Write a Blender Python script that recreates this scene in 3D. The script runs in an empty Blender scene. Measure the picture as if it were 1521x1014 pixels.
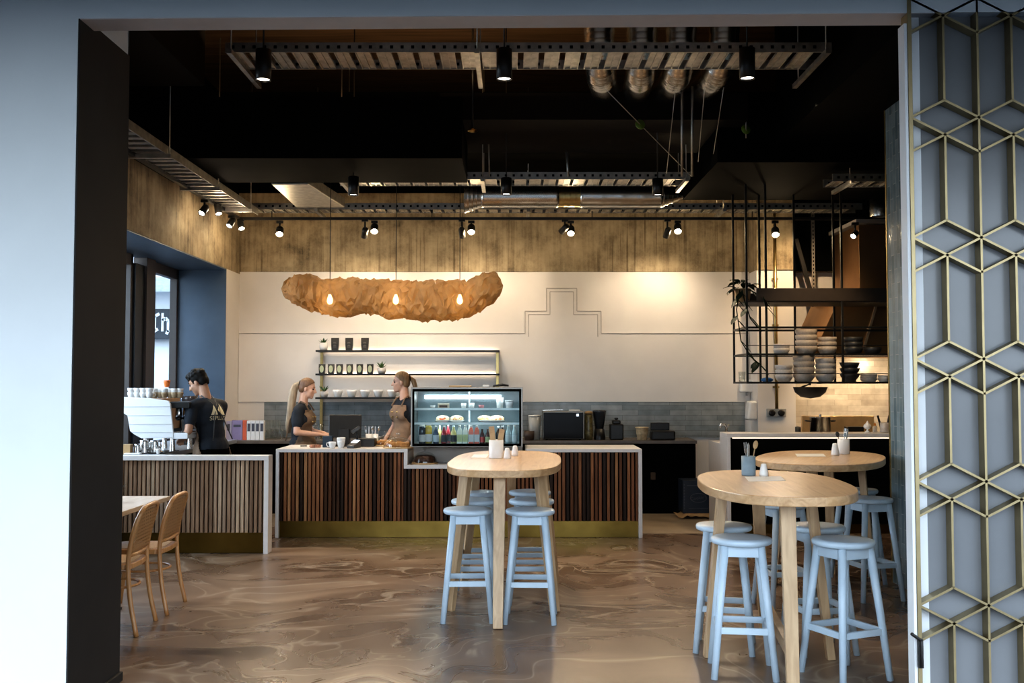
import bpy, bmesh, math, random
from mathutils import Vector, Matrix, Euler
R = math.radians
rnd = random.Random(7)
sc = bpy.context.scene
col = sc.collection
# ---------------------------------------------------------------- camera
F, CX, CY, CAMZ, PITCH = 1479.0, 760.5, 507.0, 1.64, R(2.44)
cd = bpy.data.cameras.new('camera'); cam = bpy.data.objects.new('camera', cd); col.objects.link(cam)
cam.location = (0, 0, CAMZ); cam.rotation_euler = (R(90) + PITCH, 0, 0)
cd.sensor_width = 36.0; cd.lens = 36.0 * F / 1521.0; cd.clip_start = 0.05; cd.clip_end = 200
sc.camera = cam
def ray(px, py):
    u, v = (px - CX) / F, (CY - py) / F
    return u, math.cos(PITCH) - v * math.sin(PITCH), math.sin(PITCH) + v * math.cos(PITCH)
def at(px, py, Y):                 # the world point seen at a pixel on the upright plane Y
    u, d, z = ray(px, py); t = Y / d
    return Vector((u * t, Y, CAMZ + z * t))
def onz(px, py, z):                # the world point seen at a pixel on the level plane z
    u, d, w = ray(px, py); t = (z - CAMZ) / w
    return Vector((u * t, d * t, z))
def X(px, Y): return (px - CX) / F * Y
# ---------------------------------------------------------------- materials
MATS = {}
def newmat(name):
    m = bpy.data.materials.new(name); m.use_nodes = True
    nt = m.node_tree; b = nt.nodes['Principled BSDF']
    return m, nt, b
def N(nt, t, **kw):
    n = nt.nodes.new(t)
    for k, v in kw.items():
        if k in n.inputs.keys() if isinstance(k, str) else False: n.inputs[k].default_value = v
        else: setattr(n, k, v)
    return n
def L(nt, a, b): nt.links.new(a, b)
def c4(c): return (c[0], c[1], c[2], 1)
def ramp(nt, fac, stops):
    r = nt.nodes.new('ShaderNodeValToRGB'); e = r.color_ramp.elements
    while len(e) < len(stops): e.new(0.5)
    for i, (p, c) in enumerate(stops): e[i].position = p; e[i].color = c4(c)
    L(nt, fac, r.inputs[0]); return r
def coords(nt, scale=(1, 1, 1), kind='Object', rot=(0, 0, 0)):
    t = nt.nodes.new('ShaderNodeTexCoord'); mp = nt.nodes.new('ShaderNodeMapping')
    mp.inputs['Scale'].default_value = scale; mp.inputs['Rotation'].default_value = rot
    L(nt, t.outputs[kind], mp.inputs[0]); return mp.outputs[0]
def bump(nt, b, h, s=0.2, d=0.01):
    n = nt.nodes.new('ShaderNodeBump'); n.inputs['Strength'].default_value = s; n.inputs['Distance'].default_value = d
    L(nt, h, n.inputs['Height']); L(nt, n.outputs[0], b.inputs['Normal'])
def pm(name, c, rough=0.5, metal=0.0, var=0.12, scale=8.0, bmp=0.0, coat=0.0, emit=None, es=0.0, trans=0.0, alpha=1.0, sss=0.0, ior=None, tint=(1, 1, 1), spec=None):
    if name in MATS: return MATS[name]
    m, nt, b = newmat(name)
    n = N(nt, 'ShaderNodeTexNoise', Scale=scale, Detail=4.0); L(nt, coords(nt, tint), n.inputs['Vector'])
    r = ramp(nt, n.outputs[0], [(0.3, [x * (1 - var) for x in c]), (0.7, [min(1, x * (1 + var)) for x in c])])
    L(nt, r.outputs[0], b.inputs['Base Color'])
    b.inputs['Roughness'].default_value = rough; b.inputs['Metallic'].default_value = metal
    if coat: b.inputs['Coat Weight'].default_value = coat; b.inputs['Coat Roughness'].default_value = 0.15
    if emit: b.inputs['Emission Color'].default_value = c4(emit); b.inputs['Emission Strength'].default_value = es
    if trans: b.inputs['Transmission Weight'].default_value = trans
    if ior: b.inputs['IOR'].default_value = ior
    if alpha < 1: b.inputs['Alpha'].default_value = alpha
    if bmp: bump(nt, b, n.outputs[0], bmp)
    if spec is not None: b.inputs['Specular IOR Level'].default_value = spec
    MATS[name] = m; return m
def glass_mat(name, c=(1, 1, 1), mixf=0.12, rough=0.02):   # thin pane: mostly see-through with a Fresnel gloss
    if name in MATS: return MATS[name]
    m, nt, b = newmat(name); nt.nodes.remove(b)
    tr = N(nt, 'ShaderNodeBsdfTransparent', Color=c4(c)); gl = N(nt, 'ShaderNodeBsdfGlossy', Roughness=rough)
    lw_ = N(nt, 'ShaderNodeLayerWeight', Blend=0.5); fr = N(nt, 'ShaderNodeMath', operation='POWER'); fr.inputs[1].default_value = 5.0
    L(nt, lw_.outputs['Facing'], fr.inputs[0]); ad = N(nt, 'ShaderNodeMath', operation='MULTIPLY_ADD')
    ad.inputs[1].default_value = 0.7; ad.inputs[2].default_value = mixf * 0.3
    L(nt, fr.outputs[0], ad.inputs[0])
    mx = N(nt, 'ShaderNodeMixShader'); L(nt, ad.outputs[0], mx.inputs[0]); L(nt, tr.outputs[0], mx.inputs[1]); L(nt, gl.outputs[0], mx.inputs[2])
    L(nt, mx.outputs[0], nt.nodes['Material Output'].inputs[0]); MATS[name] = m; return m
def wood(name, c1, c2, rough=0.4, scale=1.0, axis=1, coat=0.0, seed=0.0):
    m, nt, b = newmat(name)
    s = [14, 14, 14]; s[axis] = 0.9; s = [k * scale for k in s]
    v = coords(nt, s)
    n = N(nt, 'ShaderNodeTexNoise', Scale=1.6, Detail=6.0, Distortion=1.2); L(nt, v, n.inputs['Vector'])
    r = ramp(nt, n.outputs[0], [(0.32, c1), (0.5, [(x + y) / 2 for x, y in zip(c1, c2)]), (0.68, c2)])
    L(nt, r.outputs[0], b.inputs['Base Color']); b.inputs['Roughness'].default_value = rough
    if coat: b.inputs['Coat Weight'].default_value = coat; b.inputs['Coat Roughness'].default_value = 0.12
    bump(nt, b, n.outputs[0], 0.08); MATS[name] = m; return m
def vcol(name, rough=0.5, grain=True, metal=0.0):           # colour stored per slat / petal in the mesh, grain on top
    if name in MATS: return MATS[name]
    m, nt, b = newmat(name)
    a = N(nt, 'ShaderNodeVertexColor', layer_name='Col')
    n = N(nt, 'ShaderNodeTexNoise', Scale=3.0, Detail=5.0, Distortion=0.6); L(nt, coords(nt, (22, 22, 1.2)), n.inputs['Vector'])
    r = ramp(nt, n.outputs[0], [(0.3, (0.62,) * 3), (0.7, (1.2,) * 3)])
    mx = N(nt, 'ShaderNodeMix', data_type='RGBA', blend_type='MULTIPLY'); mx.inputs[0].default_value = 1.0 if grain else 0.2
    L(nt, a.outputs[0], mx.inputs[6]); L(nt, r.outputs[0], mx.inputs[7]); L(nt, mx.outputs[2], b.inputs['Base Color'])
    b.inputs['Roughness'].default_value = rough; b.inputs['Metallic'].default_value = metal; b.inputs['Specular IOR Level'].default_value = 0.15
    MATS[name] = m; return m
def floor_mat():
    m, nt, b = newmat('swirled brown resin floor')
    v = coords(nt, (1, 1, 1))
    w1 = N(nt, 'ShaderNodeTexNoise', Scale=0.55, Detail=2.0, Distortion=0.6); L(nt, v, w1.inputs['Vector'])
    sub = N(nt, 'ShaderNodeVectorMath', operation='SUBTRACT'); L(nt, w1.outputs['Color'], sub.inputs[0]); sub.inputs[1].default_value = (.5, .5, .5)
    sca = N(nt, 'ShaderNodeVectorMath', operation='SCALE'); L(nt, sub.outputs[0], sca.inputs[0]); sca.inputs['Scale'].default_value = 3.4
    add = N(nt, 'ShaderNodeVectorMath', operation='ADD'); L(nt, v, add.inputs[0]); L(nt, sca.outputs[0], add.inputs[1])
    mp = N(nt, 'ShaderNodeMapping'); mp.inputs['Scale'].default_value = (0.45, 1.5, 1); L(nt, add.outputs[0], mp.inputs[0])
    n2 = N(nt, 'ShaderNodeTexNoise', Scale=1.1, Detail=6.0, Distortion=0.9, Roughness=0.55); L(nt, mp.outputs[0], n2.inputs['Vector'])
    r = ramp(nt, n2.outputs[0], [(0.28, (0.05, 0.029, 0.018)), (0.42, (0.112, 0.070, 0.045)), (0.58, (0.175, 0.116, 0.077)), (0.75, (0.27, 0.19, 0.13))])
    n3 = N(nt, 'ShaderNodeTexNoise', Scale=1.0, Detail=2.0, Distortion=1.4); L(nt, mp.outputs[0], n3.inputs['Vector'])
    k = N(nt, 'ShaderNodeMath', operation='SUBTRACT'); L(nt, n3.outputs[0], k.inputs[0]); k.inputs[1].default_value = 0.5
    ab = N(nt, 'ShaderNodeMath', operation='ABSOLUTE'); L(nt, k.outputs[0], ab.inputs[0])
    vein = ramp(nt, ab.outputs[0], [(0.0, (0.75,) * 3), (0.010, (0.4,) * 3), (0.028, (0, 0, 0))])
    mx = N(nt, 'ShaderNodeMix', data_type='RGBA'); L(nt, vein.outputs[0], mx.inputs[0]); L(nt, r.outputs[0], mx.inputs[6]); mx.inputs[7].default_value = (0.36, 0.29, 0.22, 1)
    L(nt, mx.outputs[2], b.inputs['Base Color'])
    rr = ramp(nt, n2.outputs[0], [(0.2, (0.2,) * 3), (0.8, (0.36,) * 3)]); L(nt, rr.outputs[0], b.inputs['Roughness'])
    bump(nt, b, n2.outputs[0], 0.06, 0.02); return m
def tile_mat(name, c1, c2, grout, bw, bh, rough=0.25, rotv=(R(90), 0, 0), wob=0.3, var=1.0):
    m, nt, b = newmat(name)
    t = N(nt, 'ShaderNodeTexCoord')
    mp2 = N(nt, 'ShaderNodeMapping'); mp2.inputs['Rotation'].default_value = rotv; L(nt, t.outputs['Object'], mp2.inputs[0])
    br = N(nt, 'ShaderNodeTexBrick', offset=0.5); br.inputs['Scale'].default_value = 1.0
    br.inputs['Brick Width'].default_value = bw; br.inputs['Row Height'].default_value = bh; br.inputs['Mortar Size'].default_value = 0.002
    br.inputs['Color1'].default_value = c4(c1); br.inputs['Color2'].default_value = c4(c2); br.inputs['Mortar'].default_value = c4(grout); br.inputs['Bias'].default_value = 0.0
    L(nt, mp2.outputs[0], br.inputs['Vector'])
    n = N(nt, 'ShaderNodeTexNoise', Scale=7.0, Detail=3.0); L(nt, t.outputs['Object'], n.inputs['Vector'])
    mr = ramp(nt, n.outputs[0], [(0.3, (0.8,) * 3), (0.7, (1.15,) * 3)])
    mx = N(nt, 'ShaderNodeMix', data_type='RGBA', blend_type='MULTIPLY'); mx.inputs[0].default_value = var
    L(nt, br.outputs[0], mx.inputs[6]); L(nt, mr.outputs[0], mx.inputs[7]); L(nt, mx.outputs[2], b.inputs['Base Color'])
    b.inputs['Roughness'].default_value = rough
    n2 = N(nt, 'ShaderNodeTexNoise', Scale=16.0, Detail=1.0); L(nt, t.outputs['Object'], n2.inputs['Vector'])
    sm = N(nt, 'ShaderNodeMath', operation='MULTIPLY_ADD'); L(nt, n2.outputs[0], sm.inputs[0]); sm.inputs[1].default_value = 0.6
    inv = N(nt, 'ShaderNodeMath', operation='SUBTRACT'); inv.inputs[0].default_value = 1.0; L(nt, br.outputs['Fac'], inv.inputs[1]); L(nt, inv.outputs[0], sm.inputs[2])
    bump(nt, b, sm.outputs[0], wob, 0.006); MATS[name] = m; return m
def concrete_mat(name, axis):       # board-marked, streaked concrete
    m, nt, b = newmat(name)
    s = (13, 13, 0.8)
    n1 = N(nt, 'ShaderNodeTexNoise', Scale=1.4, Detail=7.0, Roughness=0.65); L(nt, coords(nt, s), n1.inputs['Vector'])
    n2 = N(nt, 'ShaderNodeTexNoise', Scale=3.0, Detail=9.0, Roughness=0.72); L(nt, coords(nt), n2.inputs['Vector'])
    mu = N(nt, 'ShaderNodeMath', operation='MULTIPLY_ADD'); L(nt, n1.outputs[0], mu.inputs[0]); mu.inputs[1].default_value = 0.34
    h = N(nt, 'ShaderNodeMath', operation='MULTIPLY'); L(nt, n2.outputs[0], h.inputs[0]); h.inputs[1].default_value = 0.66; L(nt, h.outputs[0], mu.inputs[2])
    r = ramp(nt, mu.outputs[0], [(0.33, (0.06, 0.043, 0.024)), (0.42, (0.23, 0.175, 0.105)), (0.55, (0.41, 0.325, 0.205)), (0.72, (0.53, 0.43, 0.29))])
    n3 = N(nt, 'ShaderNodeTexNoise', Scale=1.0, Detail=3.0); L(nt, coords(nt, (26, 26, 0.3)), n3.inputs['Vector'])
    dr = ramp(nt, n3.outputs[0], [(0.56, (1, 1, 1)), (0.66, (0.42, 0.38, 0.32))])
    n4 = N(nt, 'ShaderNodeTexNoise', Scale=0.9, Detail=2.0); L(nt, coords(nt), n4.inputs['Vector'])
    fd = ramp(nt, n4.outputs[0], [(0.42, (0, 0, 0)), (0.6, (1, 1, 1))])
    mx = N(nt, 'ShaderNodeMix', data_type='RGBA', blend_type='MULTIPLY'); L(nt, fd.outputs[0], mx.inputs[0]); L(nt, r.outputs[0], mx.inputs[6]); L(nt, dr.outputs[0], mx.inputs[7])
    L(nt, mx.outputs[2], b.inputs['Base Color']); b.inputs['Roughness'].default_value = 0.8
    bump(nt, b, mu.outputs[0], 0.35, 0.02); MATS[name] = m; return m
def paper_mat():
    m, nt, b = newmat('crumpled brown paper')
    n = N(nt, 'ShaderNodeTexNoise', Scale=5.0, Detail=6.0, Distortion=0.8); L(nt, coords(nt), n.inputs['Vector'])
    r = ramp(nt, n.outputs[0], [(0.3, (0.20, 0.12, 0.055)), (0.7, (0.36, 0.235, 0.115))])
    L(nt, r.outputs[0], b.inputs['Base Color']); b.inputs['Roughness'].default_value = 0.75
    tl = N(nt, 'ShaderNodeBsdfTranslucent', Color=(0.5, 0.31, 0.12, 1)); tp = N(nt, 'ShaderNodeBsdfTransparent', Color=(1.0, 0.9, 0.72, 1))
    m1 = N(nt, 'ShaderNodeMixShader'); m1.inputs[0].default_value = 0.25; L(nt, b.outputs[0], m1.inputs[1]); L(nt, tl.outputs[0], m1.inputs[2])
    m2 = N(nt, 'ShaderNodeMixShader'); m2.inputs[0].default_value = 0.16; L(nt, m1.outputs[0], m2.inputs[1]); L(nt, tp.outputs[0], m2.inputs[2])
    L(nt, m2.outputs[0], nt.nodes['Material Output'].inputs[0])
    v = N(nt, 'ShaderNodeTexVoronoi', Scale=9.0, feature='F1'); L(nt, coords(nt), v.inputs['Vector']); bump(nt, b, v.outputs['Distance'], 0.5, 0.03)
    return m
def cane_mat():
    m, nt, b = newmat('woven cane'); b.inputs['Base Color'].default_value = (0.40, 0.22, 0.09, 1); b.inputs['Roughness'].default_value = 0.5
    v = coords(nt, (1, 1, 1))
    ks = []
    for rot in (0, R(90)):
        mp = N(nt, 'ShaderNodeMapping'); mp.inputs['Rotation'].default_value = (rot, 0, 0); L(nt, v, mp.inputs[0])
        w = N(nt, 'ShaderNodeTexWave', bands_direction='Z', Scale=13.0); L(nt, mp.outputs[0], w.inputs['Vector'])
        g = N(nt, 'ShaderNodeMath', operation='GREATER_THAN'); g.inputs[1].default_value = 0.5; L(nt, w.outputs[0], g.inputs[0]); ks.append(g)
    mx = N(nt, 'ShaderNodeMath', operation='MAXIMUM'); L(nt, ks[0].outputs[0], mx.inputs[0]); L(nt, ks[1].outputs[0], mx.inputs[1])
    L(nt, mx.outputs[0], b.inputs['Alpha']); return m
def emis(name, c, s):
    if name in MATS: return MATS[name]
    m, nt, b = newmat(name); b.inputs['Base Color'].default_value = c4(c); b.inputs['Emission Color'].default_value = c4(c); b.inputs['Emission Strength'].default_value = s
    MATS[name] = m; return m
M = {}
M['floor'] = floor_mat()
M['facade'] = pm('painted facade', (0.74, 0.78, 0.80), 0.55, var=0.03, scale=2)
M['reveal'] = pm('charcoal reveal', (0.022, 0.020, 0.019), 0.6, var=0.15, scale=3, spec=0.2)
M['soffit'] = pm('soffit paint', (0.6, 0.57, 0.56), 0.6, var=0.04)
M['canopy'] = pm('canopy underside', (0.06, 0.065, 0.07), 0.7)
M['white'] = pm('warm white wall paint', (0.77, 0.725, 0.68), 0.6, var=0.03, scale=3)
M['black'] = pm('matte black paint', (0.003, 0.0034, 0.003), 0.75, var=0.2, scale=5, spec=0.03)
M['blackmetal'] = pm('black powder coat', (0.012, 0.011, 0.010), 0.4, var=0.15, scale=20)
M['ceil'] = wood('brown plank ceiling', (0.08, 0.045, 0.02), (0.17, 0.10, 0.05), 0.7, 0.6, 0)
M['concrete'] = concrete_mat('streaked concrete', 0)
M['bluewall'] = pm('slate blue paint', (0.07, 0.11, 0.165), 0.5, var=0.08, scale=4)
M['frame'] = pm('bronze window frame', (0.055, 0.045, 0.042), 0.45, var=0.1)
M['darkframe'] = pm('dark window post', (0.01, 0.013, 0.018), 0.35)
M['tileback'] = tile_mat('grey blue splashback tile', (0.19, 0.22, 0.235), (0.29, 0.31, 0.315), (0.12, 0.13, 0.13), 0.42, 0.068)
M['tilekit'] = tile_mat('pale kitchen tile', (0.42, 0.38, 0.33), (0.62, 0.58, 0.52), (0.36, 0.33, 0.29), 0.36, 0.075)
M['tilepier'] = tile_mat('glazed vertical tile', (0.13, 0.19, 0.22), (0.24, 0.32, 0.36), (0.40, 0.45, 0.46), 0.235, 0.062, 0.14, (0, R(90), 0), 0.8, 0.7)
M['stone'] = pm('white stone top', (0.74, 0.70, 0.67), 0.28, var=0.03, scale=20)
M['benchtop'] = pm('brown grey bench top', (0.16, 0.13, 0.105), 0.35, var=0.15, scale=12)
M['brass'] = pm('brushed brass', (0.50, 0.38, 0.17), 0.33, 1.0, 0.08, 30)
M['brasspl'] = pm('dull brass kickplate', (0.20, 0.135, 0.036), 0.3, 1.0, 0.25, 3)
M['oldbrass'] = pm('satin gold bar', (0.36, 0.29, 0.165), 0.38, 0.85, 0.1, 10)
M['slat'] = vcol('slat timber', 0.45)
M['steel'] = pm('stainless steel', (0.62, 0.61, 0.59), 0.25, 1.0, 0.06, 15)
M['galv'] = pm('galvanised steel', (0.45, 0.43, 0.39), 0.42, 0.9, 0.22, 14)
M['foil'] = pm('foil duct', (0.62, 0.60, 0.55), 0.27, 1.0, 0.10, 6)
M['copper'] = pm('copper hood', (0.47, 0.27, 0.13), 0.38, 0.9, 0.12, 2)
M['oak'] = wood('pale oak', (0.49, 0.29, 0.14), (0.66, 0.43, 0.235), 0.32, 1.0, 1, 0.3)
M['oakleg'] = wood('oak leg', (0.40, 0.26, 0.14), (0.56, 0.39, 0.23), 0.4, 1.0, 2)
M['stool'] = pm('pale blue painted timber', (0.49, 0.60, 0.70), 0.38, var=0.05, scale=8)
M['bent'] = wood('honey bentwood', (0.38, 0.175, 0.06), (0.54, 0.29, 0.115), 0.35, 1.2, 2, 0.2)
M['cane'] = cane_mat()
M['paper'] = paper_mat()
M['sheet'] = pm('white paper', (0.8, 0.78, 0.75), 0.7, var=0.02)
M['ceramic'] = pm('white ceramic', (0.80, 0.78, 0.75), 0.22, var=0.02)
M['pottery'] = pm('speckled grey pottery', (0.52, 0.45, 0.38), 0.45, var=0.1, scale=60)
M['pottery2'] = pm('pale grey pottery', (0.58, 0.54, 0.50), 0.4, var=0.08, scale=60)
M['darkpot'] = pm('charcoal pottery', (0.045, 0.045, 0.045), 0.4, var=0.2, scale=40)
M['bluepot'] = pm('blue grey pottery', (0.22, 0.29, 0.34), 0.5, var=0.06, scale=30)
M['leaf'] = pm('green leaf', (0.05, 0.12, 0.028), 0.42, var=0.35, scale=30)
M['darkleaf'] = pm('dark hanging leaf', (0.012, 0.025, 0.012), 0.6, var=0.35, scale=30, spec=0.12)
M['glass'] = glass_mat('clear glass', (0.93, 0.95, 0.95), 0.28)
M['coldglass'] = glass_mat('cabinet glass', (0.93, 0.98, 0.99), 0.05)
M['pane'] = glass_mat('window pane', (0.95, 0.98, 1.0), 0.05)
M['machine'] = pm('white machine enamel', (0.82, 0.83, 0.84), 0.3, var=0.02, coat=0.3)
M['skin1'] = pm('tan skin', (0.50, 0.28, 0.18), 0.5, var=0.06, scale=20)
M['skin2'] = pm('light skin', (0.62, 0.38, 0.28), 0.5, var=0.05, scale=20)
M['shirt'] = pm('navy black cotton', (0.012, 0.017, 0.026), 0.85, var=0.25, scale=15)
M['apron'] = pm('brown canvas apron', (0.17, 0.115, 0.075), 0.85, var=0.2, scale=12)
M['apron2'] = pm('tan canvas apron', (0.27, 0.18, 0.12), 0.85, var=0.18, scale=12)
M['hairblack'] = pm('black hair', (0.010, 0.009, 0.008), 0.6, var=0.3, scale=40, spec=0.2)
M['hairblond'] = pm('ash blonde hair', (0.42, 0.33, 0.23), 0.5, var=0.3, scale=14, tint=(4, 4, 0.5), bmp=0.3)
M['hairbrown'] = pm('dark blonde hair', (0.30, 0.19, 0.10), 0.5, var=0.3, scale=14, tint=(4, 4, 0.5), bmp=0.3)
M['hairroot'] = pm('brown hair', (0.16, 0.085, 0.045), 0.5, var=0.3, scale=14, tint=(4, 4, 0.5), bmp=0.3)
M['pink'] = pm('lip', (0.42, 0.16, 0.13), 0.5)
M['cake'] = pm('golden pastry', (0.52, 0.24, 0.07), 0.6, var=0.35, scale=40, bmp=0.4)
M['choc'] = pm('dark glazed cake', (0.07, 0.03, 0.018), 0.35, var=0.5, scale=25, bmp=0.4)
M['board'] = wood('cake board', (0.42, 0.27, 0.13), (0.55, 0.38, 0.2), 0.5, 1.0, 0)
M['grey'] = pm('grey plastic', (0.35, 0.35, 0.34), 0.5)
M['beigegrey'] = pm('warm grey laminate', (0.46, 0.41, 0.36), 0.5, var=0.05)
M['steelcase'] = pm('case steel', (0.30, 0.28, 0.255), 0.4, 0.9, 0.06, 15)
M['screenwhite'] = pm('grey satin panel', (0.23, 0.235, 0.245), 0.22, var=0.05, scale=3)
M['whiteedge'] = pm('white door edge', (0.80, 0.82, 0.84), 0.4, var=0.02)
M['cardboard'] = pm('cardboard', (0.42, 0.27, 0.13), 0.8)
M['bulb'] = emis('warm bulb', (1.0, 0.62, 0.25), 60)
M['lens'] = emis('spot lens', (1.0, 0.86, 0.62), 70)
M['dlens'] = emis('downlight lens', (1.0, 0.9, 0.78), 6)
M['strip'] = emis('shelf light strip', (1.0, 0.82, 0.62), 7)
M['coldstrip'] = emis('cold light strip', (0.88, 0.96, 1.0), 9)
# ---------------------------------------------------------------- mesh builder
class MB:
    def __init__(s): s.bm = bmesh.new(); s.cl = s.bm.loops.layers.float_color.new('Col'); s.c = (0.5, 0.5, 0.5, 1); s.mi = 0; s.sm = False
    def face(s, vs, smooth=None):
        try: f = s.bm.faces.new(vs)
        except ValueError: return None
        f.material_index = s.mi; f.smooth = s.sm if smooth is None else smooth
        for l in f.loops: l[s.cl] = s.c
        return f
    def hull8(s, p):             # p: 4 bottom then 4 top corners
        v = [s.bm.verts.new(q) for q in p]
        for f in ((3, 2, 1, 0), (4, 5, 6, 7), (0, 1, 5, 4), (1, 2, 6, 5), (2, 3, 7, 6), (3, 0, 4, 7)): s.face([v[i] for i in f], False)
        return s
    def box(s, x0, x1, y0, y1, z0, z1, mtx=None):
        p = [Vector(q) for q in ((x0, y0, z0), (x1, y0, z0), (x1, y1, z0), (x0, y1, z0), (x0, y0, z1), (x1, y0, z1), (x1, y1, z1), (x0, y1, z1))]
        if mtx: p = [mtx @ q for q in p]
        return s.hull8(p)
    def bar(s, a, b, w, h, w2=None, h2=None, up=(0, 0, 1)):   # rectangular bar between two points
        a, b = Vector(a), Vector(b); d = (b - a).normalized(); u = Vector(up)
        if abs(d.dot(u)) > 0.97: u = Vector((0, 1, 0))
        sx = d.cross(u).normalized(); sy = sx.cross(d).normalized(); w2 = w if w2 is None else w2; h2 = h if h2 is None else h2
        q = []
        for c, ww, hh in ((a, w, h), (b, w2, h2)):
            q += [c - sx * ww / 2 - sy * hh / 2, c + sx * ww / 2 - sy * hh / 2, c + sx * ww / 2 + sy * hh / 2, c - sx * ww / 2 + sy * hh / 2]
        return s.hull8(q)
    def tube(s, pts, rad, n=8, cap=True, closed=False):
        pts = [Vector(p) for p in pts]; k = len(pts)
        rad = [rad] * k if not hasattr(rad, '__len__') else list(rad)
        rings = []; prev = None
        for i, p in enumerate(pts):
            if closed: d = (pts[(i + 1) % k] - pts[i - 1])
            else: d = (pts[min(i + 1, k - 1)] - pts[max(i - 1, 0)])
            d = d.normalized() if d.length > 1e-9 else Vector((0, 0, 1))
            if prev is None:
                u = Vector((0, 0, 1)) if abs(d.z) < 0.9 else Vector((1, 0, 0)); a = d.cross(u).normalized()
            else: a = (prev - d * prev.dot(d)).normalized()
            prev = a; b = d.cross(a)
            r = rad[i]
            rings.append([s.bm.verts.new(p + (a * math.cos(2 * math.pi * j / n) + b * math.sin(2 * math.pi * j / n)) * r) for j in range(n)])
        for i in range(k if closed else k - 1):
            A, B = rings[i], rings[(i + 1) % k]
            for j in range(n): s.face([A[j], A[(j + 1) % n], B[(j + 1) % n], B[j]], True)
        if cap and not closed: s.face(list(reversed(rings[0])), False); s.face(rings[-1], False)
        return s
    def lathe(s, prof, c=(0, 0, 0), n=24, mtx=None):    # prof: (radius, z) bottom to top
        c = Vector(c); rings = []
        for r, z in prof:
            ring = []
            if r < 1e-6:
                p = Vector((0, 0, z)); p = mtx @ p if mtx else p; ring = [s.bm.verts.new(c + p)]
            else:
                for j in range(n):
                    p = Vector((r * math.cos(2 * math.pi * j / n), r * math.sin(2 * math.pi * j / n), z)); p = mtx @ p if mtx else p
                    ring.append(s.bm.verts.new(c + p))
            rings.append(ring)
        for A, B in zip(rings, rings[1:]):
            for j in range(n):
                k = (j + 1) % n
                if len(A) == 1 and len(B) == 1: break
                if len(A) == 1: s.face([A[0], B[k], B[j]], True)
                elif len(B) == 1: s.face([A[j], A[k], B[0]], True)
                else: s.face([A[j], A[k], B[k], B[j]], True)
        return s
    def prism(s, poly, a, b, axis='y', mtx=None):       # poly in the plane across the axis
        def P(u, v, t):
            q = Vector((u, t, v)) if axis == 'y' else (Vector((t, u, v)) if axis == 'x' else Vector((u, v, t)))
            return mtx @ q if mtx else q
        A = [s.bm.verts.new(P(u, v, a)) for u, v in poly]; B = [s.bm.verts.new(P(u, v, b)) for u, v in poly]; n = len(poly)
        s.face(A); s.face(list(reversed(B)))
        for i in range(n): s.face([A[i], B[i], B[(i + 1) % n], A[(i + 1) % n]])
        return s
    def ell(s, c, r, rot=None, n=16, m=10):
        mt = (rot.to_matrix() if rot else Matrix.Identity(3)); c = Vector(c); rings = []
        for i in range(m + 1):
            t = math.pi * i / m - math.pi / 2
            if i in (0, m): rings.append([s.bm.verts.new(c + mt @ Vector((0, 0, r[2] * math.sin(t))))])
            else: rings.append([s.bm.verts.new(c + mt @ Vector((r[0] * math.cos(t) * math.cos(2 * math.pi * j / n), r[1] * math.cos(t) * math.sin(2 * math.pi * j / n), r[2] * math.sin(t)))) for j in range(n)])
        for A, B in zip(rings, rings[1:]):
            for j in range(n):
                k = (j + 1) % n
                if len(A) == 1: s.face([A[0], B[k], B[j]], True)
                elif len(B) == 1: s.face([A[j], A[k], B[0]], True)
                else: s.face([A[j], A[k], B[k], B[j]], True)
        return s
    def cap(s, a, b, r0, r1, n=12):                     # tapered capsule
        a, b = Vector(a), Vector(b); d = b - a; ln = d.length
        q = d.to_track_quat('Z', 'Y') if ln > 1e-6 else Euler((0, 0, 0)).to_quaternion()
        pr = [(0, -r0)] + [(r0 * math.cos(t), r0 * math.sin(t)) for t in (-1.1, -0.6, 0)]
        pr += [(r1 * math.cos(t), ln + r1 * math.sin(t)) for t in (0, 0.6, 1.1)] + [(0, ln + r1)]
        return s.lathe(pr, a, n, q.to_matrix())
    def leaf(s, a, d, ln, w, up=(0, 0, 1), droop=0.3):
        a = Vector(a); d = Vector(d).normalized(); u = Vector(up); sx = d.cross(u)
        sx = sx.normalized() if sx.length > 1e-3 else Vector((1, 0, 0)); L_, C_, R_ = [], [], []
        for t, ww in ((0, 0.08), (0.25, 0.8), (0.5, 1.0), (0.78, 0.62), (1, 0.02)):
            p = a + d * ln * t - Vector((0, 0, 1)) * droop * ln * t * t
            L_.append(s.bm.verts.new(p - sx * ww * w / 2)); C_.append(s.bm.verts.new(p - u * 0.06 * w)); R_.append(s.bm.verts.new(p + sx * ww * w / 2))
        for i in range(4):
            s.face([L_[i], C_[i], C_[i + 1], L_[i + 1]], True); s.face([C_[i], R_[i], R_[i + 1], C_[i + 1]], True)
        return s
    def build(s, name, mats, parent=None, bevel=0.0, seg=2, solid=0.0):
        s.bm.normal_update(); bmesh.ops.recalc_face_normals(s.bm, faces=s.bm.faces)
        me = bpy.data.meshes.new(name); s.bm.to_mesh(me); s.bm.free()
        for m in (mats if isinstance(mats, (list, tuple)) else [mats]): me.materials.append(m)
        o = bpy.data.objects.new(name, me); col.objects.link(o)
        if parent: o.parent = parent
        if solid:
            md = o.modifiers.new('solid', 'SOLIDIFY'); md.thickness = solid; md.offset = 0
        if bevel:
            md = o.modifiers.new('bevel', 'BEVEL'); md.width = bevel; md.segments = seg; md.limit_method = 'ANGLE'; md.angle_limit = R(50)
        return o
def tag(o, label=None, cat=None, group=None, kind=None):
    if label: o['label'] = label
    if cat: o['category'] = cat
    if group: o['group'] = group
    if kind: o['kind'] = kind
    return o
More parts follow.
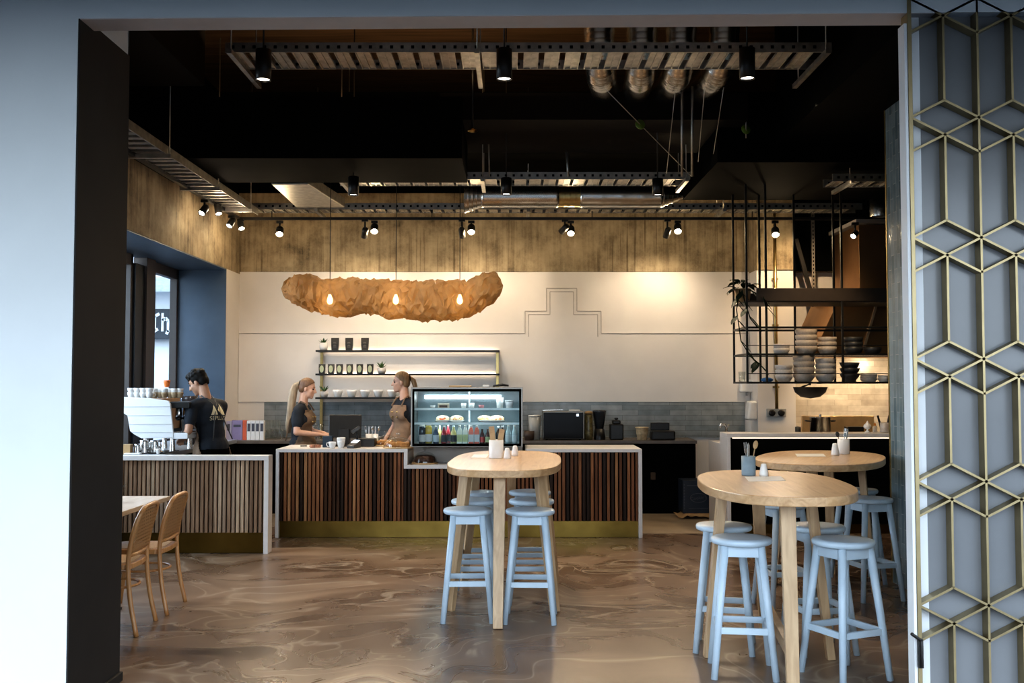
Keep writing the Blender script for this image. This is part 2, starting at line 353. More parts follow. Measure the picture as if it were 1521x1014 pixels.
def thing(name, label, cat, loc=(0, 0, 0), rz=0.0, group=None):
    o = bpy.data.objects.new(name, None); col.objects.link(o); o.location = loc; o.rotation_euler = (0, 0, rz); o.empty_display_size = 0.05
    return tag(o, label, cat, group)
def dup(root, loc, rz=None, label=None, group=None):
    def cp(o, par):
        c = o.copy(); col.objects.link(c)
        if par: c.parent = par
        for ch in o.children: cp(ch, c)
        return c
    r = cp(root, None); r.location = loc
    if rz is not None: r.rotation_euler = (0, 0, rz)
    if label: r['label'] = label
    if group: r['group'] = group
    return r
def struct(name, mb, m, bevel=0.0):
    o = mb.build(name, m, None, bevel); o['kind'] = 'structure'; return o
def text_mesh(name, body, size, m, parent=None, ext=0.002, align='CENTER', spacing=1.0):
    cu = bpy.data.curves.new(name, 'FONT'); cu.body = body; cu.size = size; cu.extrude = ext; cu.align_x = align; cu.align_y = 'CENTER'; cu.space_character = spacing
    t = bpy.data.objects.new(name + '_tmp', cu); col.objects.link(t)
    dg = bpy.context.evaluated_depsgraph_get(); me = bpy.data.meshes.new_from_object(t.evaluated_get(dg))
    bpy.data.objects.remove(t); me.materials.clear(); me.materials.append(m)
    o = bpy.data.objects.new(name, me); col.objects.link(o)
    if parent: o.parent = parent
    return o
def remeshed(mb, name, m, parent, voxel=0.008, smooth=6, trim=None, solid=0.0):
    o = mb.build(name + '_tmp', m)
    a = o.modifiers.new('r', 'REMESH'); a.mode = 'VOXEL'; a.voxel_size = voxel; a.use_smooth_shade = True
    b = o.modifiers.new('s', 'SMOOTH'); b.iterations = smooth; b.factor = 0.5
    dg = bpy.context.evaluated_depsgraph_get(); me = bpy.data.meshes.new_from_object(o.evaluated_get(dg)); bpy.data.objects.remove(o)
    if trim:
        bm = bmesh.new(); bm.from_mesh(me)
        bmesh.ops.delete(bm, geom=[v for v in bm.verts if trim(v.co)], context='VERTS'); bm.to_mesh(me); bm.free()
    me.materials.clear()
    for q in (m if isinstance(m, (list, tuple)) else [m]): me.materials.append(q)
    for p in me.polygons: p.use_smooth = True; p.material_index = 0
    me.name = name; r = bpy.data.objects.new(name, me); col.objects.link(r); r.parent = parent
    if solid:
        md = r.modifiers.new('solid', 'SOLIDIFY'); md.thickness = solid; md.offset = 1
    return r
# ---------------------------------------------------------------- lights
def spot(name, loc, target, power, size=60, blend=0.5, c=(1.0, 0.72, 0.43), r=0.03):
    d = bpy.data.lights.new(name, 'SPOT'); d.energy = power; d.spot_size = R(size); d.spot_blend = blend; d.color = c; d.shadow_soft_size = r
    o = bpy.data.objects.new(name, d); col.objects.link(o); o.location = loc
    o.rotation_euler = (Vector(target) - Vector(loc)).to_track_quat('-Z', 'Y').to_euler(); return o
def point(name, loc, power, c=(1.0, 0.66, 0.34), r=0.03):
    d = bpy.data.lights.new(name, 'POINT'); d.energy = power; d.color = c; d.shadow_soft_size = r
    o = bpy.data.objects.new(name, d); col.objects.link(o); o.location = loc; return o
def area(name, loc, target, sx, sy, power, c=(1, 1, 1)):
    d = bpy.data.lights.new(name, 'AREA'); d.shape = 'RECTANGLE'; d.size = sx; d.size_y = sy; d.energy = power; d.color = c
    o = bpy.data.objects.new(name, d); col.objects.link(o); o.location = loc
    o.rotation_euler = (Vector(target) - Vector(loc)).to_track_quat('-Z', 'Y').to_euler(); return o
# ================================================================ SETTING
YB, XL, ZC = 13.3, -3.65, 5.3           # back wall, left wall, ceiling
YF, YR = 4.93, 5.58                     # front and rear of the entrance opening
struct('floor', MB().box(-14, 12, 3.6, 14, -0.2, 0), M['floor'])
struct('floor_pavement', MB().box(-60, 60, -70, 3.6, -0.2, -0.002).box(-60, -14, 3.6, 60, -0.2, -0.002).box(-14, 60, 14, 60, -0.2, -0.002), pm('dark paving', (0.05, 0.052, 0.055), 0.7))
struct('ceiling', MB().box(-5.2, 8, 5.2, 13.6, ZC, ZC + 0.2), M['ceil'])
# back wall: white paint, tiled splash strip, concrete beam above
struct('wall_back', MB().box(-4.0, 3.67, YB, YB + 0.2, 0, 3.14), M['white'])
struct('trim_1', MB().box(-4.3, 6.5, YB - 0.01, YB + 0.25, 3.14, 4.2), M['concrete'])
struct('trim_2', MB().box(-3.3, 3.1, YB - 0.015, YB + 0.02, 0.93, 1.398), M['tileback'])
struct('wall_back_upper', MB().box(-4.3, 8, YB + 0.0, YB + 0.25, 4.2, ZC), M['black'])
# stepped relief panel on the white wall
zl = at(600, 495, YB).z; z1 = at(800, 462, YB).z; z2 = at(835, 428, YB).z
xs = [X(p, YB) for p in (355, 780, 812, 857, 893, 1112)]
poly = [(xs[0], 1.398), (xs[5], 1.398), (xs[5], zl), (xs[4], zl), (xs[4], z1), (xs[3], z1), (xs[3], z2), (xs[2], z2), (xs[2], z1), (xs[1], z1), (xs[1], zl), (xs[0], zl)]
struct('trim_3', MB().prism(poly, YB - 0.022, YB + 0.01), M['white'], 0.004)
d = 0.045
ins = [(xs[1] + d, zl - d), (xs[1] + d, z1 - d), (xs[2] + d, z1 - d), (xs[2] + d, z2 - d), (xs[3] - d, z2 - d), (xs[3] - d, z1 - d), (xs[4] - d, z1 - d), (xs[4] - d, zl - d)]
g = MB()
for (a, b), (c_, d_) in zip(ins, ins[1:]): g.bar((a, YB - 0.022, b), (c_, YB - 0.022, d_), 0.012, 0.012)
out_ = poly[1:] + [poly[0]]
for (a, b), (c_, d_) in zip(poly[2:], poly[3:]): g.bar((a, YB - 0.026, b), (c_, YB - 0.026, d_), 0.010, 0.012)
struct('trim_painted_shadow_line', g, pm('painted relief shadow grey', (0.50, 0.455, 0.42), 0.6), 0.003)  # grey bars paint the thin shadow line of the relief
# kitchen wall and the white pilaster beside it
struct('wall_kitchen', MB().box(3.6, 6.5, YB + 0.1, YB + 0.3, 0, 3.14), M['white'])
struct('trim_5', MB().box(3.67, 6.5, YB + 0.06, YB + 0.12, 1.0, 2.05), M['tilekit'])
struct('wall_pilaster', MB().box(3.18, 3.67, 12.9, YB + 0.1, 0, 3.12), M['white'])
struct('trim_6', MB().box(3.18, 3.67, 12.88, YB + 0.1, 3.12, 4.2), M['concrete'])
struct('wall_right', MB().box(6.4, 6.6, 5.2, 13.6, 0, ZC), M['black'])
struct('wall_kitchen_upper', MB().box(3.67, 6.4, YB - 0.06, YB, 3.15, 4.4), M['black'])
# left wall: window recess in blue, concrete lintel over it
XW = -4.26
struct('trim_7', MB().box(XW - 0.1, XL, 5.3, YB, 3.11, 4.05), M['concrete'])
struct('wall_left_upper', MB().box(XW - 0.1, XL - 0.02, 5.3, YB, 4.05, ZC), M['black'])
struct('wall_left', MB().box(XW + 0.01, XL, 12.69, YB, 0, 3.11), M['white'])
struct('trim_8', MB().box(XW - 0.09, XL - 0.003, 12.675, 12.70, 0, 3.11).box(XW - 0.09, XL - 0.003, 5.3, 12.69, 3.095, 3.115), M['bluewall'])
struct('wall_left_sill', MB().box(XW - 0.1, XW, 5.3, 12.69, 0, 0.9), M['bluewall'])
struct('wall_left_front', MB().box(XW - 0.1, XL, 5.2, 6.3, 0, 3.11), M['white'])
def window(name, y0, y1, z0=0.9, z1=3.095, zt=2.97):
    w = thing(name, None, None, (XW, 0, 0)); w['kind'] = 'structure'
    MB().box(-0.09, 0.0, y0, y0 + 0.07, z0, z1).box(-0.09, 0.0, y1 - 0.07, y1, z0, z1).box(-0.09, 0.0, y0, y1, zt, z1).box(-0.09, 0.0, y0, y1, z0, z0 + 0.06).build('window_frame', M['frame'], w, 0.004)
    MB().box(-0.055, -0.045, y0 + 0.06, y1 - 0.06, z0 + 0.05, zt + 0.01).build('window_pane', M['pane'], w)
window('window_1', 11.70, 12.69); window('window_2', 8.9, 11.16); window('window_3', 6.3, 8.9)
struct('trim_9', MB().box(XW - 0.1, XW + 0.06, 11.42, 11.70, 0.9, 3.095), M['frame'], 0.004)
struct('trim_10', MB().box(XW - 0.1, XW + 0.03, 11.16, 11.42, 0.9, 3.0), M['darkframe'], 0.004)
# entrance: painted facade, charcoal pier reveal, lintel, canopy over the pavement
struct('wall_front', MB().box(-9, -2.18, YF, YR, 0, 6.0), [M['facade']])
struct('trim_11', MB().box(-2.19, -2.172, YF + 0.004, YR + 0.004, 0, 3.50).box(-9, -2.175, YR, YR + 0.006, 0, 5.2), M['reveal'])
struct('baseboard_left', MB().box(-2.178, -2.155, YF + 0.02, YR + 0.01, 0, 0.05), M['reveal'], 0.003)
g = MB().hull8([(-2.18, YF, 3.475), (12, YF, 3.575), (12, YF + 0.17, 3.575), (-2.18, YF + 0.17, 3.475), (-2.18, YF, 6), (12, YF, 6), (12, YF + 0.17, 6), (-2.18, YF + 0.17, 6)])
struct('wall_front_lintel', g, M['facade'])
g = MB().hull8([(-2.18, YF + 0.005, 3.472), (2.2, YF + 0.005, 3.503), (2.2, YF + 0.172, 3.503), (-2.18, YF + 0.172, 3.472), (-2.18, YF + 0.005, 3.477), (2.2, YF + 0.005, 3.508), (2.2, YF + 0.172, 3.508), (-2.18, YF + 0.172, 3.477)])
struct('trim_12', g, M['soffit'])
struct('ceiling_unseen_shade_beam', MB().box(-30, 30, 0.9, 1.05, 3.40, 3.9), M['canopy'])  # unseen beam added to darken the top of the facade
struct('ceiling_canopy', MB().box(-30, 30, 0.9, YF, 3.60, 3.9), M['canopy'])
struct('wall_front_right', MB().box(2.12, 9, 5.12, 5.3, 0, 6.0), M['facade'])
# tiled pier on the right
struct('wall_pier', MB().box(3.155, 6.4, 5.3, 8.33, 0, 3.95), M['tilepier'])
struct('wall_pier_upper', MB().box(3.17, 6.4, 5.3, 8.32, 3.95, ZC), M['black'])
struct('trim_13', MB().box(3.150, 3.18, 8.325, 8.345, 0, 3.95), M['brass'])
# light tiled floor behind the counter line
struct('floor_bar', MB().box(1.30, 2.40, 11.0, 12.66, 0, 0.004).box(-3.4, 1.30, 11.5, 12.66, 0, 0.004), pm('pale floor tile', (0.30, 0.24, 0.17), 0.5, var=0.15, scale=3))

# ---------------------------------------------------------------- street seen through the window
b = thing('street_building', 'white building across the street seen through the tall window', 'building', (-11, 29, 0))
g = MB().box(-6, 7, 0, 1, 0, 7); g.build('facade', pm('pale render', (0.8, 0.82, 0.85), 0.7, var=0.03), b)
g = MB()
for k in range(7): g.box(-6, 7, -0.9 + 0.12 * k, -0.82 + 0.12 * k, 4.25 + 0.07 * k, 4.32 + 0.07 * k)
g.build('awning', pm('grey awning slat', (0.45, 0.5, 0.55), 0.6), b)
sg = MB().box(-1.2, 4.5, -0.35, -0.25, 2.95, 3.8).build('sign_board', pm('dark sign board', (0.03, 0.035, 0.04), 0.6), b)
# blackletter "Th" on the board
lx = at(229, 485, 28.65).x + 11; g = MB()
def stroke(pts, w=0.085):
    for (x0, q0), (x1, q1) in zip(pts, pts[1:]): g.bar((lx + x0 * .62, -0.36, 3.12 + q0), (lx + x1 * .62, -0.36, 3.12 + q1), 0.02, w, up=(0, 0, 1) if abs(x1 - x0) > 0.02 else (0, 1, 0))
stroke([(-0.22, 0.52), (0.02, 0.46), (0.24, 0.54)]); g.box(lx - 0.01, lx + 0.055, -0.37, -0.35, 0.05 + 3.12, 3.12 + 0.48); stroke([(-0.22, 0.50), (-0.24, 0.12), (-0.02, 0.02), (0.18, 0.1)])
g.box(lx + 0.21, lx + 0.275, -0.37, -0.35, 3.15, 3.68); stroke([(0.40, 0.34), (0.52, 0.42), (0.66, 0.33)]); g.box(lx + 0.37, lx + 0.435, -0.37, -0.35, 3.13, 3.46); stroke([(0.66, 0.06), (0.58, -0.05)])
g.build('sign_lettering', pm('sign white', (0.75, 0.78, 0.8), 0.6), sg)
MB().box(-0.3, 0.5, -0.06, 0, 0, 2.3).box(1.6, 2.4, -0.06, 0, 0, 2.3).build('shop_window', pm('dim shop glass', (0.35, 0.4, 0.45), 0.2), b)

# ================================================================ COUNTERS
def slats(x0, x1, y, z0, z1, light, step=0.0435, w=0.030, dep=0.028):  # paler palette puts window light into the left counter's slat colours
    g = MB(); x = x0
    pal = [(0.30, 0.19, 0.12), (0.36, 0.235, 0.15), (0.22, 0.14, 0.09), (0.44, 0.30, 0.20), (0.48, 0.35, 0.24), (0.33, 0.235, 0.165)] if light else \
          [(0.075, 0.035, 0.018), (0.17, 0.07, 0.032), (0.30, 0.13, 0.058), (0.04, 0.022, 0.014), (0.23, 0.095, 0.045), (0.40, 0.20, 0.09)]
    k = 0
    while x < x1:
        if light: i = int(3 + 2.6 * math.sin(k * 0.42) + rnd.uniform(-1.2, 1.2)) % 6
        else: i = rnd.choice([0, 1, 2, 3, 3, 4, 1, 5, 2])
        f_ = rnd.uniform(0.85, 1.15); c = [q * f_ for q in pal[i]]; g.c = (*c, 1)
        g.box(x, min(x + w, x1), y, y + dep, z0, z1); x += step; k += 1
    return g
t = thing('bar_counter', 'left serving counter of timber slats coloured window-lit with white stone waterfall end', 'counter', (0, 0, 0))
xe, y0 = X(401, 9.7), 9.70
MB().box(-4.25, xe, y0 - 0.01, 9.85, 0.90, 0.945).build('top', M['stone'], t, 0.003)
MB().box(xe - 0.045, xe, y0 - 0.01, 9.85, 0, 0.90).build('end_panel', M['stone'], t, 0.002)
slats(-4.2, xe - 0.05, y0 + 0.02, 0.20, 0.90, True).build('slat_front', M['slat'], t, 0.002, 1)
MB().box(-4.2, xe - 0.045, y0 + 0.05, 9.84, 0.0, 0.90).build('carcass', M['black'], t)
MB().box(-4.2, xe - 0.05, y0 + 0.03, y0 + 0.045, 0.005, 0.20).build('kickplate', M['brasspl'], t)
t = thing('side_bench', 'low bench carrying the coffee machine behind the left slatted counter', 'counter')
MB().box(-4.24, -3.47, 9.86, 12.60, 0.895, 0.94).build('top', pm('grey bench stone', (0.32, 0.33, 0.35), 0.3), t, 0.003)
MB().box(-4.2, -3.5, 9.86, 12.58, 0, 0.89).build('carcass', M['black'], t)
t = thing('service_counter', 'long central counter of dark and red timber slats with stepped white top', 'counter')
xa, xb, xc, xd = X(411, 10.69), X(606, 10.69), X(781, 10.69), X(953, 10.69)
YC0, YC1, ZT = 10.69, 11.44, 0.945
g = MB().box(xa, xb, YC0, YC1, ZT - 0.035, ZT).box(xc, xd, YC0, YC1, ZT - 0.035, ZT).box(xb - 0.04, xb, YC0, YC1, 0.775, ZT - 0.035).box(xc, xc + 0.04, YC0, YC1, 0.775, ZT - 0.035).box(xb - 0.04, xc + 0.04, YC0, YC1, 0.735, 0.775)
g.build('top', M['stone'], t, 0.003)
MB().box(xa, xa + 0.035, YC0, YC1, 0, ZT - 0.035).build('end_panel', M['stone'], t, 0.002)
MB().box(xd - 0.04, xd, YC0, YC1, 0, ZT - 0.035).build('end_panel', M['stone'], t, 0.002)
rnd.seed(3)
slats(xa + 0.04, xb - 0.045, YC0 + 0.02, 0.175, ZT - 0.037, False).build('slat_front', M['slat'], t, 0.002, 1)
slats(xb - 0.042, xc + 0.04, YC0 + 0.02, 0.175, 0.733, False).build('slat_front', M['slat'], t, 0.002, 1)
slats(xc + 0.043, xd - 0.045, YC0 + 0.02, 0.175, ZT - 0.037, False).build('slat_front', M['slat'], t, 0.002, 1)
MB().box(xa + 0.036, xb - 0.002, YC0 + 0.055, YC1 - 0.01, 0.0, ZT - 0.04).box(xb, xc, YC0 + 0.055, YC1 - 0.01, 0, 0.73).box(xc + 0.002, xd - 0.042, YC0 + 0.055, YC1 - 0.01, 0, ZT - 0.04).build('carcass', M['black'], t)
MB().box(xa + 0.04, xd - 0.042, YC0 + 0.035, YC0 + 0.05, 0.004, 0.175).build('kickplate', M['brasspl'], t)
t = thing('back_bench', 'long dark work bench running along the tiled back wall', 'counter')
MB().box(XL + 0.02, 2.34, 12.63, YB - 0.02, 0.885, 0.925).build('top', M['benchtop'], t, 0.003)
MB().box(XL + 0.05, 2.33, 12.68, YB - 0.04, 0, 0.885).build('cabinet', M['black'], t)
for px in (958, 969): pass
g = MB().box(X(969, 12.67) - 0.03, X(969, 12.67) + 0.03, 12.655, 12.68, 0.43, 0.52)
g.build('power_outlet', pm('brown outlet plate', (0.10, 0.06, 0.03), 0.5), t, 0.003)
t = thing('kitchen_pass', 'white stone kitchen pass with a black front on the right', 'counter')
xk, YK, ZK = 2.345, 10.9, 1.10
MB().box(xk, 4.9, YK, 11.28, ZK - 0.045, ZK).box(xk, 2.385, YK, 11.28, 0, ZK - 0.045).box(xk, 2.385, 11.28, 11.92, 0, 0.97).box(2.385, 4.9, 11.28, 11.92, 0.93, 0.97).build('top', M['stone'], t, 0.003)
MB().box(2.40, 4.85, YK + 0.16, 11.9, 0.1, 0.93).box(2.40, 4.85, YK + 0.16, 11.27, 0.93, ZK - 0.05).build('front_panel', M['black'], t)
MB().box(2.42, 4.8, YK + 0.05, YK + 0.075, ZK - 0.058, ZK - 0.046).build('light_strip', emis('pass light strip', (1.0, 0.80, 0.58), 2.2), t)
MB().box(2.40, 4.85, YK + 0.10, YK + 0.15, 0.0, 0.1).build('kickplate', M['brasspl'], t)

# ================================================================ WALL SHELVES
YS = 13.07
t = thing('wall_shelf', 'black three tier wall shelf on gold posts, lit from behind', 'shelf')
xsl, xsr = X(471, YS), X(742, YS)
zs = [at(600, p, YS).z for p in (521.5, 556, 591)]
for z in zs: MB().box(xsl, xsr, YS - 0.11, YB - 0.06, z - 0.012, z + 0.012).build('shelf_board', M['blackmetal'], t, 0.002)
for x in (xsl + 0.025, xsr - 0.03): MB().box(x - 0.018, x + 0.018, YB - 0.06, YB - 0.024, 0.93, zs[0] + 0.0).build('post', M['brass'], t, 0.002)
for z in zs[:2]: MB().box(xsl + 0.1, xsr - 0.05, YB - 0.052, YB - 0.042, z + 0.004, z + 0.016).build('light_strip', M['strip'], t)
ZS = [z + 0.0125 for z in zs]
# ================================================================ CEILING SERVICES
def tray(name, label, x0, x1, y0, y1, z, pitch, fill, rails, along='x', group=None):
    t = thing(name, label, 'cable tray', (0, 0, 0), 0, group)
    g = MB(); k = 0
    if along == 'x':
        n = int((x1 - x0) / pitch)
        for i in range(n):
            a = x0 + i * pitch
            g.box(a, a + pitch * fill, y0, y1, z, z + 0.006); g.box(a + 0.0, a + 0.008, y0, y1, z - 0.012, z); g.box(a + pitch * fill - 0.008, a + pitch * fill, y0, y1, z - 0.012, z); g.box(a + pitch * fill * .45, a + pitch * fill * .55, y0, y1, z - 0.008, z)
    else:
        n = int((y1 - y0) / pitch)
        for i in range(n):
            a = y0 + i * pitch
            g.box(x0, x1, a, a + pitch * fill, z, z + 0.006); g.box(x0, x1, a, a + 0.008, z - 0.014, z)
    g.build('tray_bed', M['galv'], t)
    for s in (0, 1):
        g = MB()
        if along == 'x':
            y = (y0, y1)[s]; g.box(x0 - 0.02, x1 + 0.02, y - 0.006, y + 0.006, z - 0.01, z + 0.07); g.mi = 1
            for i in range(int((x1 - x0) / 0.085)): g.box(x0 + 0.03 + i * 0.085, x0 + 0.055 + i * 0.085, y - 0.008, y - 0.004, z + 0.02, z + 0.045)
        else:
            x = (x0, x1)[s]; g.box(x - 0.006, x + 0.006, y0, y1, z - 0.01, z + 0.07)
        g.build('side_rail', [M['galv'], M['black']], t)
    for r in rails:
        g = MB()
        if along == 'x': g.box(r - 0.02, r + 0.02, y0 - 0.10, y1 + (0.42 if y0 < 9 else 0.2), z - 0.05, z - 0.012); g.tube([(r, y0 - 0.04, z - 0.03), (r, y0 - 0.04, ZC)], 0.006, 6); g.tube([(r, y1 + (0.3 if y0 < 9 else 0.1), z - 0.03), (r, y1 + (0.3 if y0 < 9 else 0.1), ZC)], 0.006, 6)
        else: g.box(x0 - 0.03, x1 + 0.05, r - 0.02, r + 0.02, z - 0.05, z - 0.012); g.tube([(x1 + 0.03, r, z - 0.03), (x1 + 0.03, r, ZC)], 0.006, 6)
        g.build('hanger', M['galv'], t)
    return t
zt1 = at(700, 76, 7.9).z; zt2 = at(700, 265, 10.65).z; zt3 = at(700, 311, 12.25).z
tray('cable_tray', 'galvanised cable tray nearest the entrance, above the front downlights', X(338, 8.0), X(1232, 8.0), 7.9, 8.33, zt1, 0.17, 0.72, [X(345, 8.0), X(709, 8.0), X(1225, 8.0)])
tray('cable_tray', 'middle cable tray hung just in front of the silver air duct', X(500, 10.75), X(1022, 10.75), 10.65, 11.0, zt2, 0.16, 0.8, [X(508, 10.75), X(717, 10.75), X(1018, 10.75)])
tray('cable_tray', 'long cable tray right above the back wall spotlights', -3.5, 4.3, 12.2, 12.45, zt3, 0.14, 0.72, [-2.4, 0.2, 2.6])
tray('cable_tray', 'cable tray running along the left concrete lintel', -3.46, -3.12, 5.9, 12.15, 3.72, 0.17, 0.8, [7.4, 8.9, 10.4, 11.7], 'y')
tray('cable_tray', 'short cable tray above the kitchen beside the tiled pier', X(1243, 10.2), 4.6, 10.2, 10.5, at(1280, 268, 10.2).z, 0.16, 0.65, [X(1250, 10.2) + 0.1])
# black bulkheads
struct('ceiling_bulkhead', MB().box(-3.64, -0.48, 9.46, 10.62, 3.80, at(500, 144, 9.46).z), M['black'])
struct('ceiling_bulkhead_right', MB().box(2.06, 6.3, 9.9, 11.95, 3.86, 4.45), M['black'])
struct('ceiling_bulkhead_rear', MB().box(-3.6, 6.3, 11.0, 13.2, 4.35, 4.9), M['black'])
struct('ceiling_bulkhead_side', MB().box(2.65, 6.3, 6.2, 9.9, 4.05, 5.25), M['black'])
struct('ceiling_bulkhead_middle', MB().box(X(652, 9.6), 2.3, 9.6, 11.0, at(800, 140, 9.6).z - 0.25, at(800, 138, 9.6).z), pm('near black brown paint', (0.012, 0.010, 0.008), 0.7, spec=0.1))
struct('ceiling_bulkhead_left', MB().box(-5, -2.75, 5.6, 8.8, 4.3, 5.28), pm('near black brown paint', (0.012, 0.010, 0.008), 0.7, spec=0.1))
# round air duct with brass collar
t = thing('air_duct', 'silver air duct with gold collar above the back spotlights', 'duct')
yd = 11.6; zd = at(800, 291, yd).z; r_ = 0.135
def ductcyl(xa_, xb_, m, nm, ra=r_, rb=r_):
    g = MB(); k = 24; pts = [(xa_ + (xb_ - xa_) * i / k, yd, zd) for i in range(k + 1)]
    g.tube(pts, [ra + (rb - ra) * i / k + (0.004 if i % 6 == 0 else 0) for i in range(k + 1)], 28); return g.build(nm, m, t)
ductcyl(X(715, yd), X(830, yd), M['foil'], 'duct_pipe'); ductcyl(X(862, yd), X(985, yd), M['foil'], 'duct_pipe')
ductcyl(X(830, yd), X(862, yd), M['brass'], 'duct_collar', 0.128, 0.128)
ductcyl(X(985, yd), X(1016, yd), M['foil'], 'duct_reducer', r_, 0.03); ductcyl(X(690, yd), X(715, yd), M['foil'], 'duct_reducer', 0.20, r_)
MB().tube([(X(845, yd), yd, zd + 0.1), (X(845, yd), yd, 4.36)], 0.01, 6).build('hanger', M['galv'], t)
# slanted duct panels at the left of it
def ductpanel(label, p0, p1, p2, p3, Y0, Y1):
    t = thing('duct_panel', label, 'duct', (0, 0, 0), 0, None)
    g = MB(); q = [at(*p0, Y0), at(*p1, Y0), at(*p2, Y1), at(*p3, Y1)]; z_ = sum(k.z for k in q) / 4
    q = [onz(*p, z_) for p in (p0, p1, p2, p3)]
    g.hull8([k for k in q] + [k + Vector((0, 0, 0.12)) for k in q]); g.build('duct_skin', M['galv'], t, 0.01)
    MB().tube([q[0] + Vector((0.3, 0.3, 0.1)), q[0] + Vector((0.3, 0.3, 0.62))], 0.008, 6).build('hanger', M['galv'], t)
ductpanel('flat galvanised duct panel above the left end of the paper lamp', (403, 274), (458, 274), (512, 308), (440, 308), 10.6, 12.1)
# four flexible duct elbows
for i, px in enumerate((893, 955, 1013, 1076)):
    t = thing('flexible_duct', ['leftmost silver flexible duct elbow behind the front cable tray', 'second silver duct elbow from the left behind the front tray', 'third silver duct elbow from the left behind the front tray', 'rightmost silver flexible duct elbow beside the downlight'][i], 'duct', (X(px, 8.9), 8.9, at(px, 126, 8.9).z), (-0.5, -0.2, 0.05, 0.3)[i] * 0.3, 'flexible duct elbows behind the front tray')
    pts = [(0, 0.75, 0.17), (0, 0.5, 0.15)] + [(0, 0.22 - 0.30 * math.sin(a), 0.45 - 0.31 * math.cos(a)) for a in [R(k * 7.5) for k in range(0, 13)]] + [(0, -0.08, 0.75)]
    pts = [Vector(p) for p in pts]
    dense = []
    for a, b in zip(pts, pts[1:]):
        for k in range(3): dense.append(a.lerp(b, k / 3))
    MB().tube(dense, [0.134 + 0.006 * (k % 6 == 0) for k in range(len(dense))], 28).build('duct_sleeve', M['foil'], t)
    MB().tube([Vector((0, 0.22 - 0.30 * math.sin(R(45)), 0.45 - 0.31 * math.cos(R(45)))) + Vector((0.145 * math.cos(k * math.pi / 12), 0.145 * math.sin(k * math.pi / 12) * -0.7, 0.145 * math.sin(k * math.pi / 12) * 0.7)) for k in range(24)], 0.006, 6, closed=True).build('clamp_ring', M['darkpot'], t)
# downlights
def downlight(px, py, Y, r, h, label, power):
    p = at(px, py, Y); t = thing('downlight', label, 'ceiling light', p, 0, 'black cylinder downlights')
    MB().lathe([(r * 0.86, 0.025), (r * 0.86, 0.0), (r, 0.0), (r, h), (0, h)], n=28).build('housing', M['blackmetal'], t)
    MB().lathe([(0, 0.012), (r * 0.86, 0.012)], n=24).build('lens', M['dlens'], t)
    MB().tube([(0, 0, h), (0, 0, ZC - p.z)], 0.007, 6).build('suspension_rod', M['blackmetal'], t)
    spot('downlight_lamp', p - Vector((0, 0, 0.03)), p - Vector((0, 0, 2)), power, 95, 0.8, (1, 0.80, 0.58), 0.05)
downlight(391, 119, 7.78, 0.062, 0.24, 'left downlight of the front row, under the near cable tray', 60)
downlight(749, 118, 7.78, 0.062, 0.24, 'centre downlight of the front row, under the near cable tray', 60)
downlight(1110, 117, 7.78, 0.062, 0.24, 'right downlight of the front row, next to the duct elbows', 60)
downlight(525, 290, 10.1, 0.055, 0.19, 'left downlight of the second row, above the paper lamp', 45)
downlight(752, 289, 10.1, 0.055, 0.17, 'middle downlight of the second row, under the middle cable tray', 45)
downlight(977, 290, 10.1, 0.055, 0.17, 'right downlight of the second row, at the duct end', 45)
# lighting track and spot heads on the back wall and along the left lintel
YT = 12.36; zt = at(700, 325, YT).z
t = thing('light_track', 'long black lighting track under the back cable tray', 'track'); MB().box(-3.4, 4.4, YT - 0.02, YT + 0.02, zt - 0.015, zt + 0.02).build('track_rail', M['blackmetal'], t)
for x in (-3.0, -1.0, 1.0, 3.0): MB().tube([(x, YT, zt + 0.02), (x, YT, zt3 + 0.01)], 0.006, 6).build('hanger', M['blackmetal'], t)
t = thing('light_track', 'black lighting track along the left concrete lintel', 'track'); MB().box(-3.43, -3.39, 6.2, 12.3, zt - 0.015, zt + 0.02).build('track_rail', M['blackmetal'], t)
for y in (7.0, 9.0, 11.0): MB().tube([(-3.41, y, zt + 0.02), (-3.41, y, zt3 + 0.01)], 0.006, 6).build('hanger', M['blackmetal'], t)
def head(pos, target, label, power, size=50, group='black spotlights on the tracks', top=None, r=0.04, ln=0.13, c=(1.0, 0.80, 0.57), lens=None):
    pos, target = Vector(pos), Vector(target); d = (target - pos).normalized()
    t = thing('track_spotlight', label, 'spotlight', pos, 0, group)
    q = d.to_track_quat('Z', 'Y').to_matrix()
    MB().lathe([(0, -ln), (r * 0.8, -ln), (r, -ln * 0.85), (r, 0.0), (r * 0.85, 0.0), (r * 0.85, -0.02)], n=20, mtx=q).build('housing', M['blackmetal'], t)
    MB().lathe([(0, -0.012), (r * 0.85, -0.012)], n=16, mtx=q).build('lens', lens or M['lens'], t)
    topz = (zt if top is None else top) - pos.z - 0.012
    MB().tube([-d * ln * 0.6, Vector((-d.x * ln * 0.6, -d.y * ln * 0.6, topz))], 0.012, 8).box(-d.x * ln * .6 - 0.04, -d.x * ln * .6 + 0.04, -d.y * ln * .6 - 0.018, -d.y * ln * .6 + 0.018, topz - 0.03, topz).build('bracket', M['blackmetal'], t)
    if power: spot('track_lamp', pos + d * 0.02, target, power, size, 0.75, c, 0.03)
nb = ['above the left end of the back wall', 'above the left half of the paper lamp', 'above the right half of the paper lamp', 'above the stepped wall relief', 'above the blank white wall beside the rack', 'above the gold pipe']
for i, (px, py) in enumerate([(415, 348), (556, 344), (700, 345), (848, 347), (1007, 344), (1152, 349)]):
    p = at(px, py, YT + 0.02); head(p, (p.x * 0.85, p.y - 2.6, 0.9), 'lit spotlight facing the room, ' + nb[i], 100, 75, r=0.048); point('track_spill_lamp', p + Vector((0, -0.03, -0.07)), 9, (1.0, 0.76, 0.46), 0.05)
